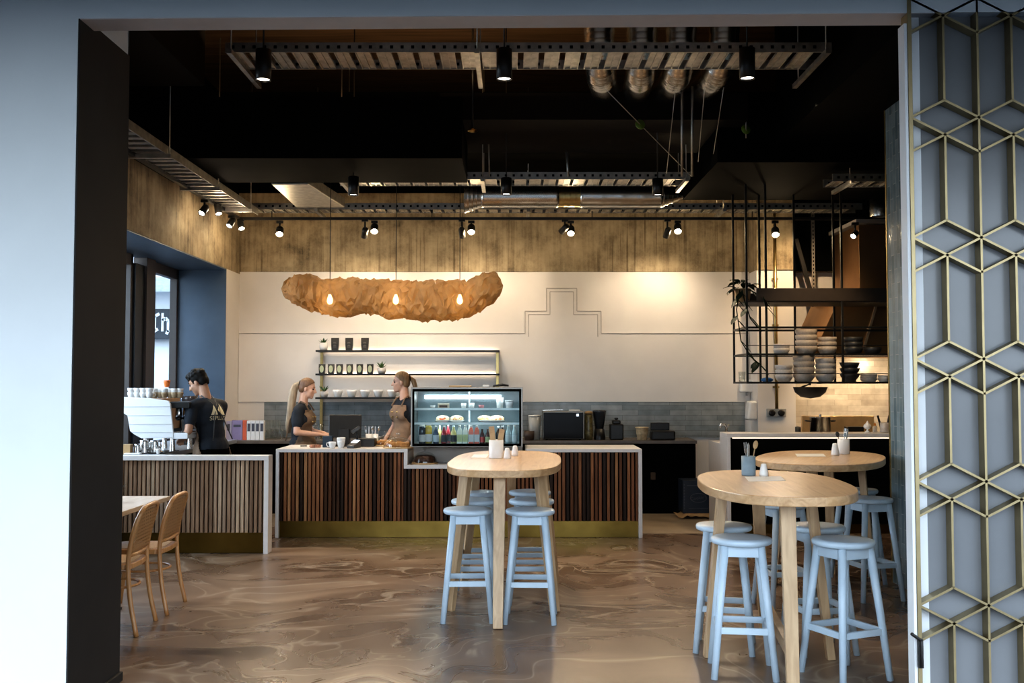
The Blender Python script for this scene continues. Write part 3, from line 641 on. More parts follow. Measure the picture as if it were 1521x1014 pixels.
for i, (px, py, dx) in enumerate([(541, 352, -0.3), (687, 352, 0.1), (833, 345, -1.2), (989, 352, -0.25)]):
    p = at(px, py, YT); head(p, (p.x + dx, YB, 2.4), ['dark spotlight turned to the wall, left one over the paper lamp', 'dark spotlight turned to the wall, right one over the paper lamp', 'dark spotlight tilted sideways above the stepped relief', 'dark spotlight turned to the blank white wall'][i], (40, 40, 30, 34)[i], 95, c=(1, 0.80, 0.57))
lw = ['nearer spotlight of the first pair on the left lintel', 'second spotlight of the first pair on the left lintel', 'nearer spotlight of the far pair on the left lintel', 'far corner spotlight on the left lintel']
for i, (px, py, Y, tg) in enumerate([(299, 317, 10.95, (-3.65, 10.4, 2.9)), (325, 318, 11.25, (-2.6, 10.3, 0.8)), (340, 336, 12.0, (-3.65, 11.55, 2.9)), (359, 340, 12.25, (-2.4, 10.9, 1.0))]):
    p = at(px, py, Y); p.x = min(p.x, -3.36) if i % 2 == 0 else max(p.x, -3.36); head(p, tg, lw[i], 60 if i % 2 else 0, 60)
    if i % 2: point('track_spill_lamp', p + Vector((0.02, -0.06, -0.06)), 5, (1.0, 0.80, 0.57), 0.05)
for y in (10.4, 11.55): spot('lintel_lamp', (-3.42, y, 3.70), (-3.66, y, 3.12), 42, 44, 1.0, (1, 0.74, 0.44), 0.02)
p = at(1267, 351, 12.0); head(p, p + Vector((-0.6, -0.7, -0.5)), 'small spotlight beside the copper hood', 0, top=at(1267, 328, 12).z, r=0.035)
# rods, pipes and wires hanging in the dark
def rod(name, label, cat, a, b, r=0.008, m='galv', extra=None):
    t = thing(name, label, cat, a); MB().tube([(0, 0, 0), Vector(b) - Vector(a)], r, 8).build('rod_shaft' if name != 'steel_wire' else 'wire_strand', M[m], t)
    if extra: extra(t, Vector(b) - Vector(a))
def tagdisc(f):
    def fn(t, v):
        g = MB(); g.lathe([(0, -0.004), (0.05, -0.004), (0.05, 0.004), (0, 0.004)], v * f, 20, Euler((R(80), 0, 0.3)).to_matrix()); g.build('green_tag', pm('green plastic tag', (0.16, 0.28, 0.03), 0.4), t)
    return fn
rod('conduit_pipe', 'grey conduit dropping from the bulkhead left of the duct collar', 'pipe', at(844, 262, 10.62), at(842, 226, 10.62), 0.014)
rod('hanging_rod', 'thin rod dropping from the dark void right of the sprinkler', 'rod', at(727, 262, 10.6), at(725, 176, 10.6), 0.008)
for a, b, lb in [((1027, 262), (898, 131), 'diagonal steel wire with a green tag in the dark ceiling'), ((990, 258), (1003, 135), 'steel wire on the left of the four below the duct elbows'), ((1037, 240), (1047, 128), 'steel wire dropping beside the right duct elbow'), ((1058, 240), (1075, 130), 'steel wire nearest the right bulkhead')]:
    rod('steel_wire', lb, 'wire', at(*a, 10.25), at(*b, 9.0), 0.004, 'galv', tagdisc(0.62) if 'green' in lb else None)
for px, lb in [(1013, 'left dark rod of the pair behind the steel wires'), (1028, 'right dark rod of the pair behind the steel wires')]: rod('hanging_rod', lb, 'rod', at(px, 262, 9.58), at(px, 128, 9.3), 0.012)
rod('hanging_rod', 'rod with a green tag above the right bulkhead', 'rod', at(1108, 205, 9.8), at(1108, 140, 9.8), 0.007, 'galv', tagdisc(0.2))
t = thing('sprinkler_head', 'small sprinkler hanging at the end of the left black bulkhead', 'sprinkler', at(702, 195, 9.55)); MB().lathe([(0.05, 0), (0.045, 0.012), (0.012, 0.02), (0.012, 0.03)], n=16).build('nozzle', M['brass'], t); MB().tube([(0, 0, 0.03), (0, 0, ZC - t.location.z)], 0.01, 8).build('stem', M['blackmetal'], t)
t = thing('timber_block', 'pale timber block lying on the right black bulkhead', 'block', (X(1190, 9.95), 9.93, 4.45)); MB().box(-0.14, 0.14, 0, 0.2, 0, 0.09).build('block_body', M['cardboard'], t, 0.004)

# ================================================================ PAPER LAMP
from mathutils import noise
YP = 11.2
top = [(416, 428), (428, 411), (436, 408), (455, 407), (475, 414), (520, 413), (580, 416), (640, 416), (695, 417), (708, 410), (718, 405), (736, 405), (743, 412), (747, 424)]
bot = [(416, 430), (424, 440), (436, 452), (455, 462), (490, 470), (540, 466), (575, 472), (610, 475), (650, 475), (690, 473), (715, 462), (732, 448), (742, 438), (747, 426)]
def interp(tb, x):
    for (a, b), (c, d) in zip(tb, tb[1:]):
        if a <= x <= c: return b + (d - b) * (x - a) / (c - a)
    return tb[-1][1]
lamp = thing('paper_pendant_lamp', 'long crumpled brown paper pendant lamp shaped like a boat', 'pendant lamp', (0, 0, 0))
g = MB(); rows = []
n1, n2 = 74, 26; rp_ = random.Random(11)
for i in range(n1 + 1):
    row = []
    for j in range(n2):
        end = i in (0, n1); px = 416 + (747 - 416) * min(1, max(0, (i + (0 if end else rp_.uniform(-0.36, 0.36))) / n1))
        zt_, zb_ = at(px, interp(top, px), YP).z, at(px, interp(bot, px), YP).z
        x = X(px, YP * 0.995); zc, hz = (zt_ + zb_) / 2, (zt_ - zb_) / 2; hy = 0.24 * min(1, (hz / 0.22)) ** 0.6
        a = 2 * math.pi * (j + rp_.uniform(-0.36, 0.36)) / n2; c_, s_ = math.cos(a), math.sin(a)
        p = Vector((x, YP + hy * math.copysign(abs(c_) ** 0.8, c_), zc + hz * math.copysign(abs(s_) ** 0.75, s_)))
        dd = rp_.gauss(-0.006, 0.019) + 0.035 * noise.noise(p * 5.5)
        if not end: p = p + Vector((0, c_, s_ * (0.6 if s_ > 0 else 0.75))) * dd
        row.append(g.bm.verts.new(p))
    rows.append(row)
for A, B in zip(rows, rows[1:]):
    for j in range(n2):
        q = [A[j], A[(j + 1) % n2], B[(j + 1) % n2], B[j]]
        if rp_.random() < 0.5: g.face([q[0], q[1], q[2]], False); g.face([q[0], q[2], q[3]], False)
        else: g.face([q[0], q[1], q[3]], False); g.face([q[1], q[2], q[3]], False)
g.face(rows[0], False); g.face(list(reversed(rows[-1])), False)
bmesh.ops.subdivide_edges(g.bm, edges=g.bm.edges[:], cuts=1, use_grid_fill=True)
for v in g.bm.verts: v.co += noise.noise_vector(v.co * 16) * 0.007 + noise.noise_vector(v.co * 40) * 0.003
g.build('paper_shade', M['paper'], lamp)
for px in (490, 588, 683):
    p = at(px, 444, YP - 0.05)
    b = MB().lathe([(0, -0.06), (0.022, -0.05), (0.032, -0.025), (0.03, 0.0), (0.016, 0.035), (0.015, 0.05)], p, 16).build('bulb', M['bulb'], lamp)
    MB().lathe([(0.018, 0.05), (0.02, 0.11), (0.006, 0.12)], p, 14).build('socket', M['brass'], b)
    MB().tube([p + Vector((0, 0, 0.12)), Vector((p.x, p.y, 4.35))], 0.0045, 6).build('cord', M['blackmetal'], lamp)
    point('pendant_bulb_lamp', p + Vector((0, 0, -0.02)), 2.4, (1, 0.62, 0.30), 0.035)

# ================================================================ LATTICE SCREEN (right foreground)
t = thing('lattice_screen', 'tall brass lattice screen of cube pattern over grey panel', 'screen')
YL, sp = 4.93, 0.171; x0 = 1.995; cols = [x0 + sp * k for k in range(0, 11)]
zC1 = at(1460, 174, YL).z; per = (zC1 - at(1460, 899, YL).z) / 4
dA = zC1 - at(1460, 199.5, YL).z     # quarter offsets
g = MB(); dep = 0.06
def lb(xa_, za_, xb_, zb_): g.bar((xa_, YL + dep / 2, za_), (xb_, YL + dep / 2, zb_), dep, 0.011, up=(1, 0, 0.001) if abs(xa_ - xb_) < 1e-4 else (0, 0, 1))
for k in range(-1, 10):
    z = zC1 - per * k
    c1, c2, a_, b_ = z, z - 2 * dA, z + dA, z - dA
    for i, x in enumerate(cols):
        if i % 2:
            for xn in (x - sp, x + sp): lb(x, a_, xn, c1); lb(x, b_, xn, c1); lb(x, b_, xn, c2)
            g.box(x - 0.0055, x + 0.0055, YL, YL + dep, b_ - (per - 2 * dA), b_)
        elif i: g.box(x - 0.0055, x + 0.0055, YL, YL + dep, c1 - per, c1)
bm_ = g.bm
bmesh.ops.bisect_plane(bm_, geom=bm_.verts[:] + bm_.edges[:] + bm_.faces[:], plane_co=(0, 0, 0.02), plane_no=(0, 0, -1), clear_outer=True)
bmesh.ops.bisect_plane(bm_, geom=bm_.verts[:] + bm_.edges[:] + bm_.faces[:], plane_co=(0, 0, 3.6), plane_no=(0, 0, 1), clear_outer=True)
g.build('lattice', M['oldbrass'], t)
MB().box(x0 - 0.010, x0 + 0.010, YL - 0.006, YL + dep + 0.02, 0.01, 3.585).build('frame_post', M['oldbrass'], t, 0.002)
MB().box(x0 + 0.014, x0 + 0.075, YL + dep + 0.002, YL + dep + 0.06, 0.01, 3.55).box(x0 - 0.026, x0 - 0.0105, YL + 0.0, YL + dep + 0.02, 0.01, 3.45).build('edge_strip', M['whiteedge'], t, 0.002)
MB().box(x0 + 0.075, x0 + 1.75, YL + dep + 0.004, YL + dep + 0.05, 0.01, 3.55).build('backing_panel', M['screenwhite'], t)
p = at(1369, 970, YL)
MB().box(p.x - 0.025, p.x - 0.002, YL - 0.03, YL - 0.006, p.z - 0.065, p.z + 0.075).tube([(p.x - 0.012, YL - 0.035, p.z - 0.06), (p.x - 0.012, YL - 0.035, p.z + 0.07)], 0.007, 8).tube([(p.x - 0.015, YL - 0.03, p.z + 0.07), (p.x - 0.065, YL - 0.04, p.z + 0.105)], 0.008, 8).build('bolt_latch', M['blackmetal'], t, 0.002)

# ================================================================ HANGING KITCHEN RACK
t = thing('hanging_rack', 'black steel hanging shelf rack over the kitchen pass', 'rack')
YR0, YR1 = 11.0, 11.63
zsh = [at(1200, y, YR0).z for y in (568, 526, 486)]; zdk = (at(1200, 447, YR0).z, at(1200, 428, YR0).z)
def post(x, y, zb): MB().box(x - 0.011, x + 0.011, y - 0.011, y + 0.011, zb, 4.0 if y > 9 else 4).build('post', M['blackmetal'], t)
xr0, xr1 = X(1109, YR0), 4.75
for px in (1110, 1139, 1252): post(X(px, YR0), YR0, zsh[0] - 0.012)
for px in (1090.5, 1129.5, 1240, 1181.5): post(X(px, YR1) if px != 1181.5 else X(1181.5, YR1), YR1, zsh[0] - 0.012)
g = MB()
for z in zsh:
    for y in (YR0, YR1): g.box(xr0, xr1, y - 0.010, y + 0.010, z - 0.012, z + 0.010)
    g.box(xr0 - 0.005, xr0 + 0.014, YR0, YR1, z - 0.012, z + 0.010)
for z in zsh[:2]: g.box(xr0, xr1, YR0 - 0.004, YR0 + 0.004, z + 0.095, z + 0.103)
g.build('rail', M['blackmetal'], t)
for z in zsh[:2]: MB().box(xr0 + 0.01, xr1, YR0 + 0.011, YR1 - 0.011, z - 0.008, z + 0.002).build('shelf_board', glass_mat('rack glass', (0.8, 0.8, 0.8), 0.1), t)
MB().box(X(1125, YR0), xr1, YR0 - 0.012, YR0 + 0.02, zdk[0], zdk[1]).box(X(1125, YR0), xr1, YR1 - 0.012, YR1 + 0.02, zdk[0], zdk[1]).box(xr0, xr1, YR0, YR1, zdk[0] - 0.012, zdk[0] + 0.006).build('deck', pm('dark stained timber', (0.035, 0.025, 0.018), 0.5), t, 0.002)
ZR = [zsh[0] + 0.003, zsh[1] + 0.003]
def bowl(px, shelf, z, r, h, m, label, flare=0.0, group='stacked bowls on the hanging rack', dy=0.3, kind='bowl'):
    p = Vector((X(px, YR0 + dy), YR0 + dy, z)); o = thing(kind, label, 'bowl' if kind == 'bowl' else 'plate', p, rnd.uniform(0, 3), group)
    MB().lathe([(0, 0.0), (r * 0.55, 0.0), (r * (0.82 - flare), h * 0.3), (r * (0.97 - flare * .5), h * 0.62), (r, h), (r * 0.94, h), (r * (0.85 - flare), h * 0.45), (r * 0.5, h * 0.12), (0, h * 0.1)], n=28).build('bowl_shell' if kind == 'bowl' else 'plate_shell', M[m], o)
def stack(px, shelf, n, r, h, m, words, place, flare=0.0, top=None):
    z = ZR[shelf]
    for k in range(n):
        pos = 'alone' if n == 1 else ('lowest' if k == 0 else ('topmost' if k == n - 1 else ['', 'second up', 'third up', 'fourth up'][k])) + ' in stack'
        bowl(px, shelf, z, r, h, m, f'{words}, {pos} {place}', flare); z += h * 0.62
u, l = 'on the upper rack shelf', 'on the lower rack shelf'
stack(1161, 1, 2, 0.092, 0.075, 'pottery2', 'pale grey bowl', 'at the left ' + u)
stack(1198, 1, 4, 0.122, 0.10, 'pottery', 'speckled beige bowl', 'second along ' + u)
stack(1229, 1, 3, 0.105, 0.09, 'pottery', 'grey bowl', 'third along ' + u)
stack(1268, 1, 3, 0.104, 0.09, 'darkpot', 'charcoal bowl', 'right of grey ones ' + u)
stack(1296, 1, 1, 0.10, 0.085, 'darkpot', 'low charcoal bowl', 'nearest the pier ' + u)
stack(1164, 0, 3, 0.098, 0.088, 'pottery2', 'pale grey bowl', 'at the left ' + l)
stack(1194, 0, 4, 0.122, 0.105, 'pottery', 'speckled beige bowl', 'second along ' + l)
stack(1226, 0, 4, 0.115, 0.095, 'pottery2', 'blue grey bowl', 'third along ' + l)
stack(1262, 0, 3, 0.112, 0.10, 'darkpot', 'charcoal flared bowl', 'right of grey ones ' + l, 0.18)
for k in range(3): bowl(1290, 0, ZR[0] + k * 0.024, 0.096, 0.045, 'pottery2', ['bottom', 'middle', 'top'][k] + ' pale low dish of the stack right of the charcoal bowls', 0.05, 'pale dishes on the rack')
for k in range(2): bowl(1313, 0, ZR[0] + k * 0.03, 0.07, 0.055, 'ceramic', ['lower', 'upper'][k] + ' small white bowl of the pair nearest the tiled pier', 0.0, 'white bowls on the rack')
t = thing('drinking_glass', 'clear tumbler at the left end of the rack lower shelf', 'glass', Vector((X(1102, 11.3), 11.3, ZR[0]))); MB().lathe([(0, 0.004), (0.034, 0.004), (0.04, 0.12), (0.038, 0.12), (0.032, 0.01), (0, 0.01)], n=20).build('tumbler', M['glass'], t)
t = thing('sponge', 'bright blue sponge on the rack lower shelf', 'sponge', Vector((X(1139, 11.2), 11.2, ZR[0]))); MB().ell((0, 0, 0.028), (0.07, 0.045, 0.028)).build('sponge_pad', pm('blue sponge', (0.05, 0.16, 0.36), 0.8), t)
# wok hanging under the rack
t = thing('hanging_wok', 'black wok hanging below the rack lower shelf', 'pan', (X(1203, 11.3), 11.3, zsh[0] - 0.03))
MB().lathe([(0.19, -0.02), (0.17, -0.08), (0.11, -0.13), (0, -0.15), (0, -0.145), (0.105, -0.122), (0.165, -0.075), (0.185, -0.02)], n=32).build('pan_bowl', M['blackmetal'], t)
MB().bar((-0.15, 0, -0.04), (0.0, 0, 0.015), 0.03, 0.015).tube([(0, 0, 0.0), (0, 0, 0.03)], 0.01, 8).build('handle', M['blackmetal'], t)
# trailing plant in a small pot at the rack's left end
t = thing('trailing_plant', 'dark trailing vine spilling from a pot at the rack left end', 'plant', (X(1104, 11.25), 11.25, zdk[0] + 0.006))
MB().lathe([(0, 0), (0.075, 0), (0.095, 0.15), (0.088, 0.15), (0.07, 0.02), (0, 0.02)], n=24).build('pot', M['cardboard'], t)
g = MB(); rr = random.Random(5)
for k in range(16):
    a = rr.uniform(0, 6.28); e = rr.uniform(0.0, 0.9); g.leaf((0.05 * math.cos(a), 0.05 * math.sin(a), 0.15 + rr.uniform(0, 0.08)), (math.cos(a), 0.6 * math.sin(a), e), rr.uniform(0.14, 0.2), rr.uniform(0.08, 0.12), droop=0.5)
vines = [[(0.06, -0.1, 0.13), (0.17, -0.26, 0.04), (0.20, -0.28, -0.12)], [(-0.03, -0.1, 0.13), (-0.04, -0.26, 0.0), (0.02, -0.27, -0.2), (0.10, -0.27, -0.3)], [(-0.05, -0.08, 0.13), (-0.12, -0.22, -0.1), (-0.08, -0.25, -0.45), (0.02, -0.26, -0.62), (0.14, -0.26, -0.72)]]
for v in vines:
    for a, b in zip(v, v[1:]):
        a, b = Vector(a), Vector(b)
        for k in range(3):
            q = a.lerp(b, rr.uniform(0, 1)); s_ = rr.choice([-1, 1]); g.leaf(q, (s_ * 0.6, -0.3, -0.7), rr.uniform(0.09, 0.17), rr.uniform(0.07, 0.105), droop=0.1)
g.build('leaves', M['darkleaf'], t)
g = MB()
for v in vines: g.tube([(0, 0, 0.14)] + v, 0.006, 6)
g.build('stem', M['darkleaf'], t)
# ================================================================ STOOLS, TABLES, CHAIRS
def make_stool(loc, rz, label):
    t = thing('bar_stool', label, 'stool', loc, rz, 'pale blue round bar stools')
    SH = 0.765
    MB().lathe([(0, SH - 0.036), (0.160, SH - 0.036), (0.170, SH - 0.030), (0.173, SH - 0.02), (0.173, SH - 0.012), (0.167, SH - 0.002), (0.12, SH), (0, SH - 0.002)], n=40).build('seat', M['stool'], t)
    a, b = 0.098, 0.168
    for sx in (-1, 1):
        for sy in (-1, 1): MB().tube([(sx * b, sy * b, 0.0), (sx * (a + b) / 2, sy * (a + b) / 2, SH / 2), (sx * a, sy * a, SH - 0.034)], [0.019, 0.0215, 0.0235], 14).build('leg', M['stool'], t)
    g = MB(); q = 0.103
    for (p0, p1) in (((-q, -q), (q, -q)), ((q, -q), (q, q)), ((q, q), (-q, q)), ((-q, q), (-q, -q))): g.bar((*p0, SH - 0.068), (*p1, SH - 0.068), 0.02, 0.06)
    g.build('apron', M['stool'], t, 0.002)
    for k, (z, sides) in enumerate(((0.265, ('f', 'b')), (0.265, ('l', 'r')))):
        q = b - (b - a) * z / SH
        for s in sides:
            p0, p1 = {'f': ((-q, -q), (q, -q)), 'b': ((-q, q), (q, q)), 'l': ((-q, -q), (-q, q)), 'r': ((q, -q), (q, q))}[s]
            MB().bar((*p0, z), (*p1, z), 0.02, 0.036).build('footrest', M['stool'], t, 0.002)
    return t
sts = [((695, 754.5), 2, 'front left stool at the central table, nearest the entrance'), ((787.5, 755.5), -3, 'front right stool at the central table, nearest the entrance'),
       ((704, 741), 0, 'middle stool on the left side of the central table'), ((789.5, 741), 0, 'middle stool on the right side of the central table'),
       ((711, 729.5), 0, 'rear left stool at the central table, nearest the counter'), ((787, 728.5), 0, 'rear right stool at the central table, nearest the counter'),
       ((1101, 797), -8, 'front left stool at the near right oak table'), ((1252.5, 800), 24, 'front right stool standing clear of the near right table'),
       ((1075, 778), -14, 'left rear stool at the near right oak table'), ((1213, 779), 8, 'stool behind the near right table, half hidden by its leg'),
       ((1291.5, 738.5), 12, 'stool on the pier side of the far right table, nearer one'), ((1272, 725.5), 0, 'stool on the pier side of the far right table, farther one'),
       ((1163, 746), 10, 'stool between the two right oak tables')]
st0 = None
for (px, py), rz, lbl in sts:
    p = onz(px, py, 0.765); p.z = 0
    if st0 is None: st0 = make_stool(p, R(rz), lbl)
    else: dup(st0, p, R(rz), lbl)
def make_table(name, label, c, rz, Lh, W, n, legs, H=1.05, stretch=None):
    t = thing(name, label, 'table', c, rz, 'oak high tables')
    poly = []
    for k in range(96):
        a = 2 * math.pi * k / 96; ca, sa = math.cos(a), math.sin(a)
        poly.append((W / 2 * math.copysign(abs(ca) ** (2 / n), ca), Lh / 2 * math.copysign(abs(sa) ** (2 / n), sa)))
    MB().prism(poly, H - 0.052, H, 'z').build('table_top', M['oak'], t, 0.006, 3)
    for (x0_, y0_, x1_, y1_) in legs:
        d_ = Vector((x0_, y0_, 0)).normalized() if abs(x0_) + abs(y0_) > 0.01 else Vector((0, 1, 0))
        MB().bar((x0_, y0_, 0), (x1_, y1_, H - 0.052), 0.066, 0.046, 0.082, 0.055, up=d_).build('leg', M['oakleg'], t, 0.003)
    g = MB()
    for s in stretch or []: g.bar(s[0], s[1], 0.045, 0.07)
    if stretch: g.build('stretcher', M['oakleg'], t, 0.003)
    return t
c1 = Vector((-0.045, 7.85, 0)); Lh = 2.05
TC = make_table('high_table', 'long oval oak high table in the centre of the floor', c1, R(-2.6), Lh, 0.86, 2.9,
    [(0, -1.10, 0, -0.88), (0, 1.05, 0, 0.88), (-0.38, -0.58, -0.27, -0.48), (-0.38, 0.45, -0.27, 0.4), (0.38, -0.58, 0.27, -0.48), (0.38, 0.45, 0.27, 0.4)])
c2 = Vector((1.575, 6.05, 0))
TR = make_table('high_table', 'near right oak high table holding the blue grey cutlery pot', c2, R(-5), 1.66, 0.87, 2.45, [(-0.02, -0.68, -0.02, -0.58), (-0.40, -0.02, -0.30, 0.0), (0.33, 0.0, 0.22, 0.0), (0.05, 0.68, 0.0, 0.58)], stretch=[((-0.02, -0.62, 0.20), (0.04, 0.62, 0.20))])
c3 = Vector((2.50, 8.10, 0))
TF = make_table('high_table', 'far right oak high table beside the tiled pier', c3, R(-24), 1.70, 0.98, 2.35, [(0.0, -0.62, 0.0, -0.54), (-0.38, 0, -0.28, 0), (0.40, 0.0, 0.31, 0.0), (0.0, 0.66, 0, 0.56)], stretch=[((0, -0.58, 0.20), (0, 0.62, 0.20))])
HT = 1.0502
def ontable(px, py): p = onz(px, py, 1.05); p.z = HT; return p
def pot(name, label, p, r, h, m, utensils, group=None):
    t = thing(name, label, 'utensil pot', p, 0, group)
    MB().lathe([(0, 0), (r * 0.96, 0), (r, 0.006), (r, h), (r * 0.92, h), (r * 0.9, 0.01), (0, 0.01)], n=28).build('pot_wall', M[m], t)
    return t
def shaker(label, p, m='ceramic', r=0.028, h=0.085):
    t = thing('salt_shaker', label, 'shaker', p, 0, 'shakers on the high tables')
    MB().lathe([(0, 0), (r, 0), (r * 1.02, h * 0.2), (r * 0.72, h * 0.75), (r * 0.62, h * 0.95), (r * 0.4, h), (0, h)], n=24).build('shaker_body', M[m], t)
def utensil(kind, label, p, tilt, ln, m, group=None):
    t = thing(kind, label, 'cutlery', p); t.rotation_euler = tilt
    g = MB()
    if kind == 'menu_stick': g.box(-0.022, 0.022, -0.004, 0.004, 0.0, ln)
    elif kind == 'fork': g.bar((0, 0, 0), (0, 0, ln * 0.68), 0.007, 0.003).box(-0.011, 0.011, -0.0015, 0.0015, ln * 0.66, ln * 0.8).box(-0.011, -0.007, -0.0015, 0.0015, ln * 0.8, ln).box(-0.002, 0.002, -0.0015, 0.0015, ln * 0.8, ln).box(0.007, 0.011, -0.0015, 0.0015, ln * 0.8, ln)
    elif kind == 'knife': g.bar((0, 0, 0), (0, 0, ln * 0.5), 0.008, 0.004).prism([(-0.008, ln * 0.5), (0.008, ln * 0.5), (0.008, ln * 0.9), (0.0, ln), (-0.008, ln * 0.95)], -0.001, 0.001)
    else: g.bar((0, 0, 0), (0, 0, ln * 0.75), 0.007, 0.003).ell((0, 0, ln * 0.88), (0.017, 0.005, ln * 0.13))
    g.build({'menu_stick': 'wooden_blade', 'fork': 'fork_blade', 'knife': 'knife_blade'}.get(kind, 'spoon_blade'), M[m], t, 0.001, 1)
p = ontable(737, 680); pot('utensil_pot', 'white pot of wooden sticks on the central table', p, 0.058, 0.145, 'ceramic', 0)
utensil('menu_stick', 'wooden paddle leaning left in the white pot, central table', p + Vector((-0.01, 0, 0.012)), (0, -0.12, 0), 0.24, 'board'); utensil('menu_stick', 'wooden paddle leaning right in the white pot, central table', p + Vector((0.012, 0.01, 0.012)), (0.05, 0.16, 0), 0.22, 'board')
shaker('white shaker beside the white pot on the central table', ontable(753.5, 681)); shaker('white shaker behind, right of the first on the central table', ontable(765, 677))
def sheet(label, pts, z=HT):
    t = thing('paper_menu', label, 'menu', (0, 0, 0)); q = [onz(a, b, 1.05) for a, b in pts]
    g = MB(); g.hull8([Vector((k.x, k.y, z + 0.0005)) for k in q] + [Vector((k.x, k.y, z + 0.002)) for k in q]); g.build('menu_sheet', M['sheet'], t)
sheet('white paper menu lying on the central table', [(699, 680), (722, 680), (726, 675), (704, 675)])
p = ontable(1112, 706); pot('utensil_pot', 'blue grey cutlery pot on the near right table', p, 0.045, 0.125, 'bluepot', 0)
utensil('fork', 'steel fork leaning left in the blue grey pot', p + Vector((-0.008, 0, 0.012)), (0.05, -0.1, 0.3), 0.205, 'steel'); utensil('knife', 'steel knife standing in the blue grey pot', p + Vector((0, 0.01, 0.012)), (0, 0.02, 0.2), 0.2, 'steel'); utensil('spoon', 'wooden spoon leaning right in the blue grey pot', p + Vector((0.01, 0, 0.012)), (0, 0.2, 0.1), 0.215, 'board')
shaker('small white shaker beside the blue grey pot', ontable(1134.5, 707), h=0.08)
sheet('white paper menu on the near right table', [(1112, 715), (1167, 714), (1160, 707.5), (1106, 708)])
p = ontable(1253, 674); pot('utensil_pot', 'white cutlery pot on the far right table', p, 0.05, 0.125, 'ceramic', 0)
utensil('fork', 'steel fork in the white pot on the far right table', p + Vector((0.0, 0, 0.012)), (0, 0.1, 0.2), 0.205, 'steel'); utensil('knife', 'steel knife in the white pot on the far right table', p + Vector((0.01, 0.01, 0.012)), (0, 0.22, 0.4), 0.21, 'steel'); utensil('spoon', 'dark spoon leaning left in the far right table pot', p + Vector((-0.01, 0, 0.012)), (0, -0.25, 0), 0.18, 'darkpot')
shaker('white shaker beside the white pot on the far right table', ontable(1240.5, 676), h=0.10, r=0.032)
sheet('white paper menu on the far right table', [(1184, 678), (1227, 678), (1223, 674), (1181, 674)])

# ---- rattan chairs and their table
def make_chair(loc, rz, label):      # faces -x in its own frame; backrest on the +x side
    t = thing('rattan_chair', label, 'chair', loc, rz, 'bentwood cane chairs at the left table')
    w = 0.205
    # bent hoop: two rear legs running up into one arched back
    def yv(z): return w + 0.012 * math.sin(z * 3)
    L_ = [(0.05, -w - 0.015, 0), (0.005, -w - 0.005, 0.22), (-0.015, -w, 0.45), (0.0, -w, 0.60), (0.03, -w + 0.002, 0.72)]
    arc = [(0.055, -w + 0.02, 0.79), (0.068, -w + 0.075, 0.825), (0.072, 0, 0.832)]
    pts = L_ + arc + [(x, -y, z) for x, y, z in reversed(arc[:-1])] + [(x, -y, z) for x, y, z in reversed(L_)]
    dense = []
    V = [Vector(p) for p in pts]
    for i in range(len(V) - 1):
        p0, p1, p2, p3 = V[max(i - 1, 0)], V[i], V[i + 1], V[min(i + 2, len(V) - 1)]
        for k in range(4):
            s = k / 4; dense.append(0.5 * ((2 * p1) + (p2 - p0) * s + (2 * p0 - 5 * p1 + 4 * p2 - p3) * s * s + (3 * p1 - p0 - 3 * p2 + p3) * s ** 3))
    dense.append(V[-1]); MB().tube(dense, 0.0155, 12).build('back_frame', M['bent'], t)
    MB().tube([(-0.008, -w, 0.52), (0.0, -w * 0.5, 0.515), (0.004, 0, 0.513), (0.0, w * 0.5, 0.515), (-0.008, w, 0.52)], 0.013, 10).build('back_rail', M['bent'], t)
    g = MB(); n = 12
    rows = []
    for i in range(n + 1):
        z = 0.525 + (0.815 - 0.525) * i / n; ww = w if z < 0.76 else w - 0.09 * ((z - 0.76) / 0.055) ** 2
        xx = -0.005 + 0.075 * max(0, (z - 0.5) / 0.33) ** 1.2; rows.append([g.bm.verts.new((xx, -ww + 2 * ww * j / 8, z)) for j in range(9)])
    for A, B in zip(rows, rows[1:]):
        for j in range(8): g.face([A[j], A[j + 1], B[j + 1], B[j]], True)
    g.build('cane_back', M['cane'], t, solid=0.004)
    seat = [(-0.42, -0.15), (-0.40, -0.19), (-0.34, -0.205), (-0.05, -0.20), (0.0, -0.17), (0.012, 0), (0.0, 0.17), (-0.05, 0.20), (-0.34, 0.205), (-0.40, 0.19), (-0.42, 0.15)]
    MB().prism(seat, 0.425, 0.462, 'z').build('seat_frame', M['bent'], t, 0.008, 3)
    MB().prism([(x * 0.86 - 0.03, y * 0.82) for x, y in seat], 0.46, 0.466, 'z').build('seat_panel', pm('woven cane seat', (0.50, 0.36, 0.22), 0.5, var=0.25, scale=90), t)
    for s in (-1, 1): MB().tube([(-0.42, s * 0.185, 0), (-0.39, s * 0.175, 0.25), (-0.37, s * 0.165, 0.43)], [0.012, 0.015, 0.017], 10).build('leg', M['bent'], t)
    ring = [(-0.19 + 0.185 * math.cos(a), 0.175 * math.sin(a), 0.30) for a in [2 * math.pi * k / 28 for k in range(28)]]
    MB().tube(ring, 0.009, 8, closed=True).build('leg_ring', M['bent'], t)
    return t
ch = make_chair((-2.505, 6.76, 0), R(4), 'nearer rattan back chair at the left table')
dup(ch, (-2.505, 7.36, 0), R(2), 'farther rattan back chair, close to the left counter')
t = thing('dining_table', 'pale oak dining table cut off by the entrance pier', 'table', (-3.08, 7.05, 0))
MB().box(-0.36, 0.36, -0.92, 0.92, 0.715, 0.75).build('table_top', wood('pale table top', (0.55, 0.42, 0.29), (0.70, 0.57, 0.43), 0.3, 1.0, 1, 0.3), t, 0.004)
MB().box(-0.04, 0.04, -0.04, 0.04, 0.03, 0.715).build('pedestal', M['blackmetal'], t, 0.003); MB().box(-0.24, 0.24, -0.28, 0.28, 0, 0.02).box(-0.1, 0.1, -0.1, 0.1, 0.02, 0.035).build('foot_plate', M['blackmetal'], t, 0.004)
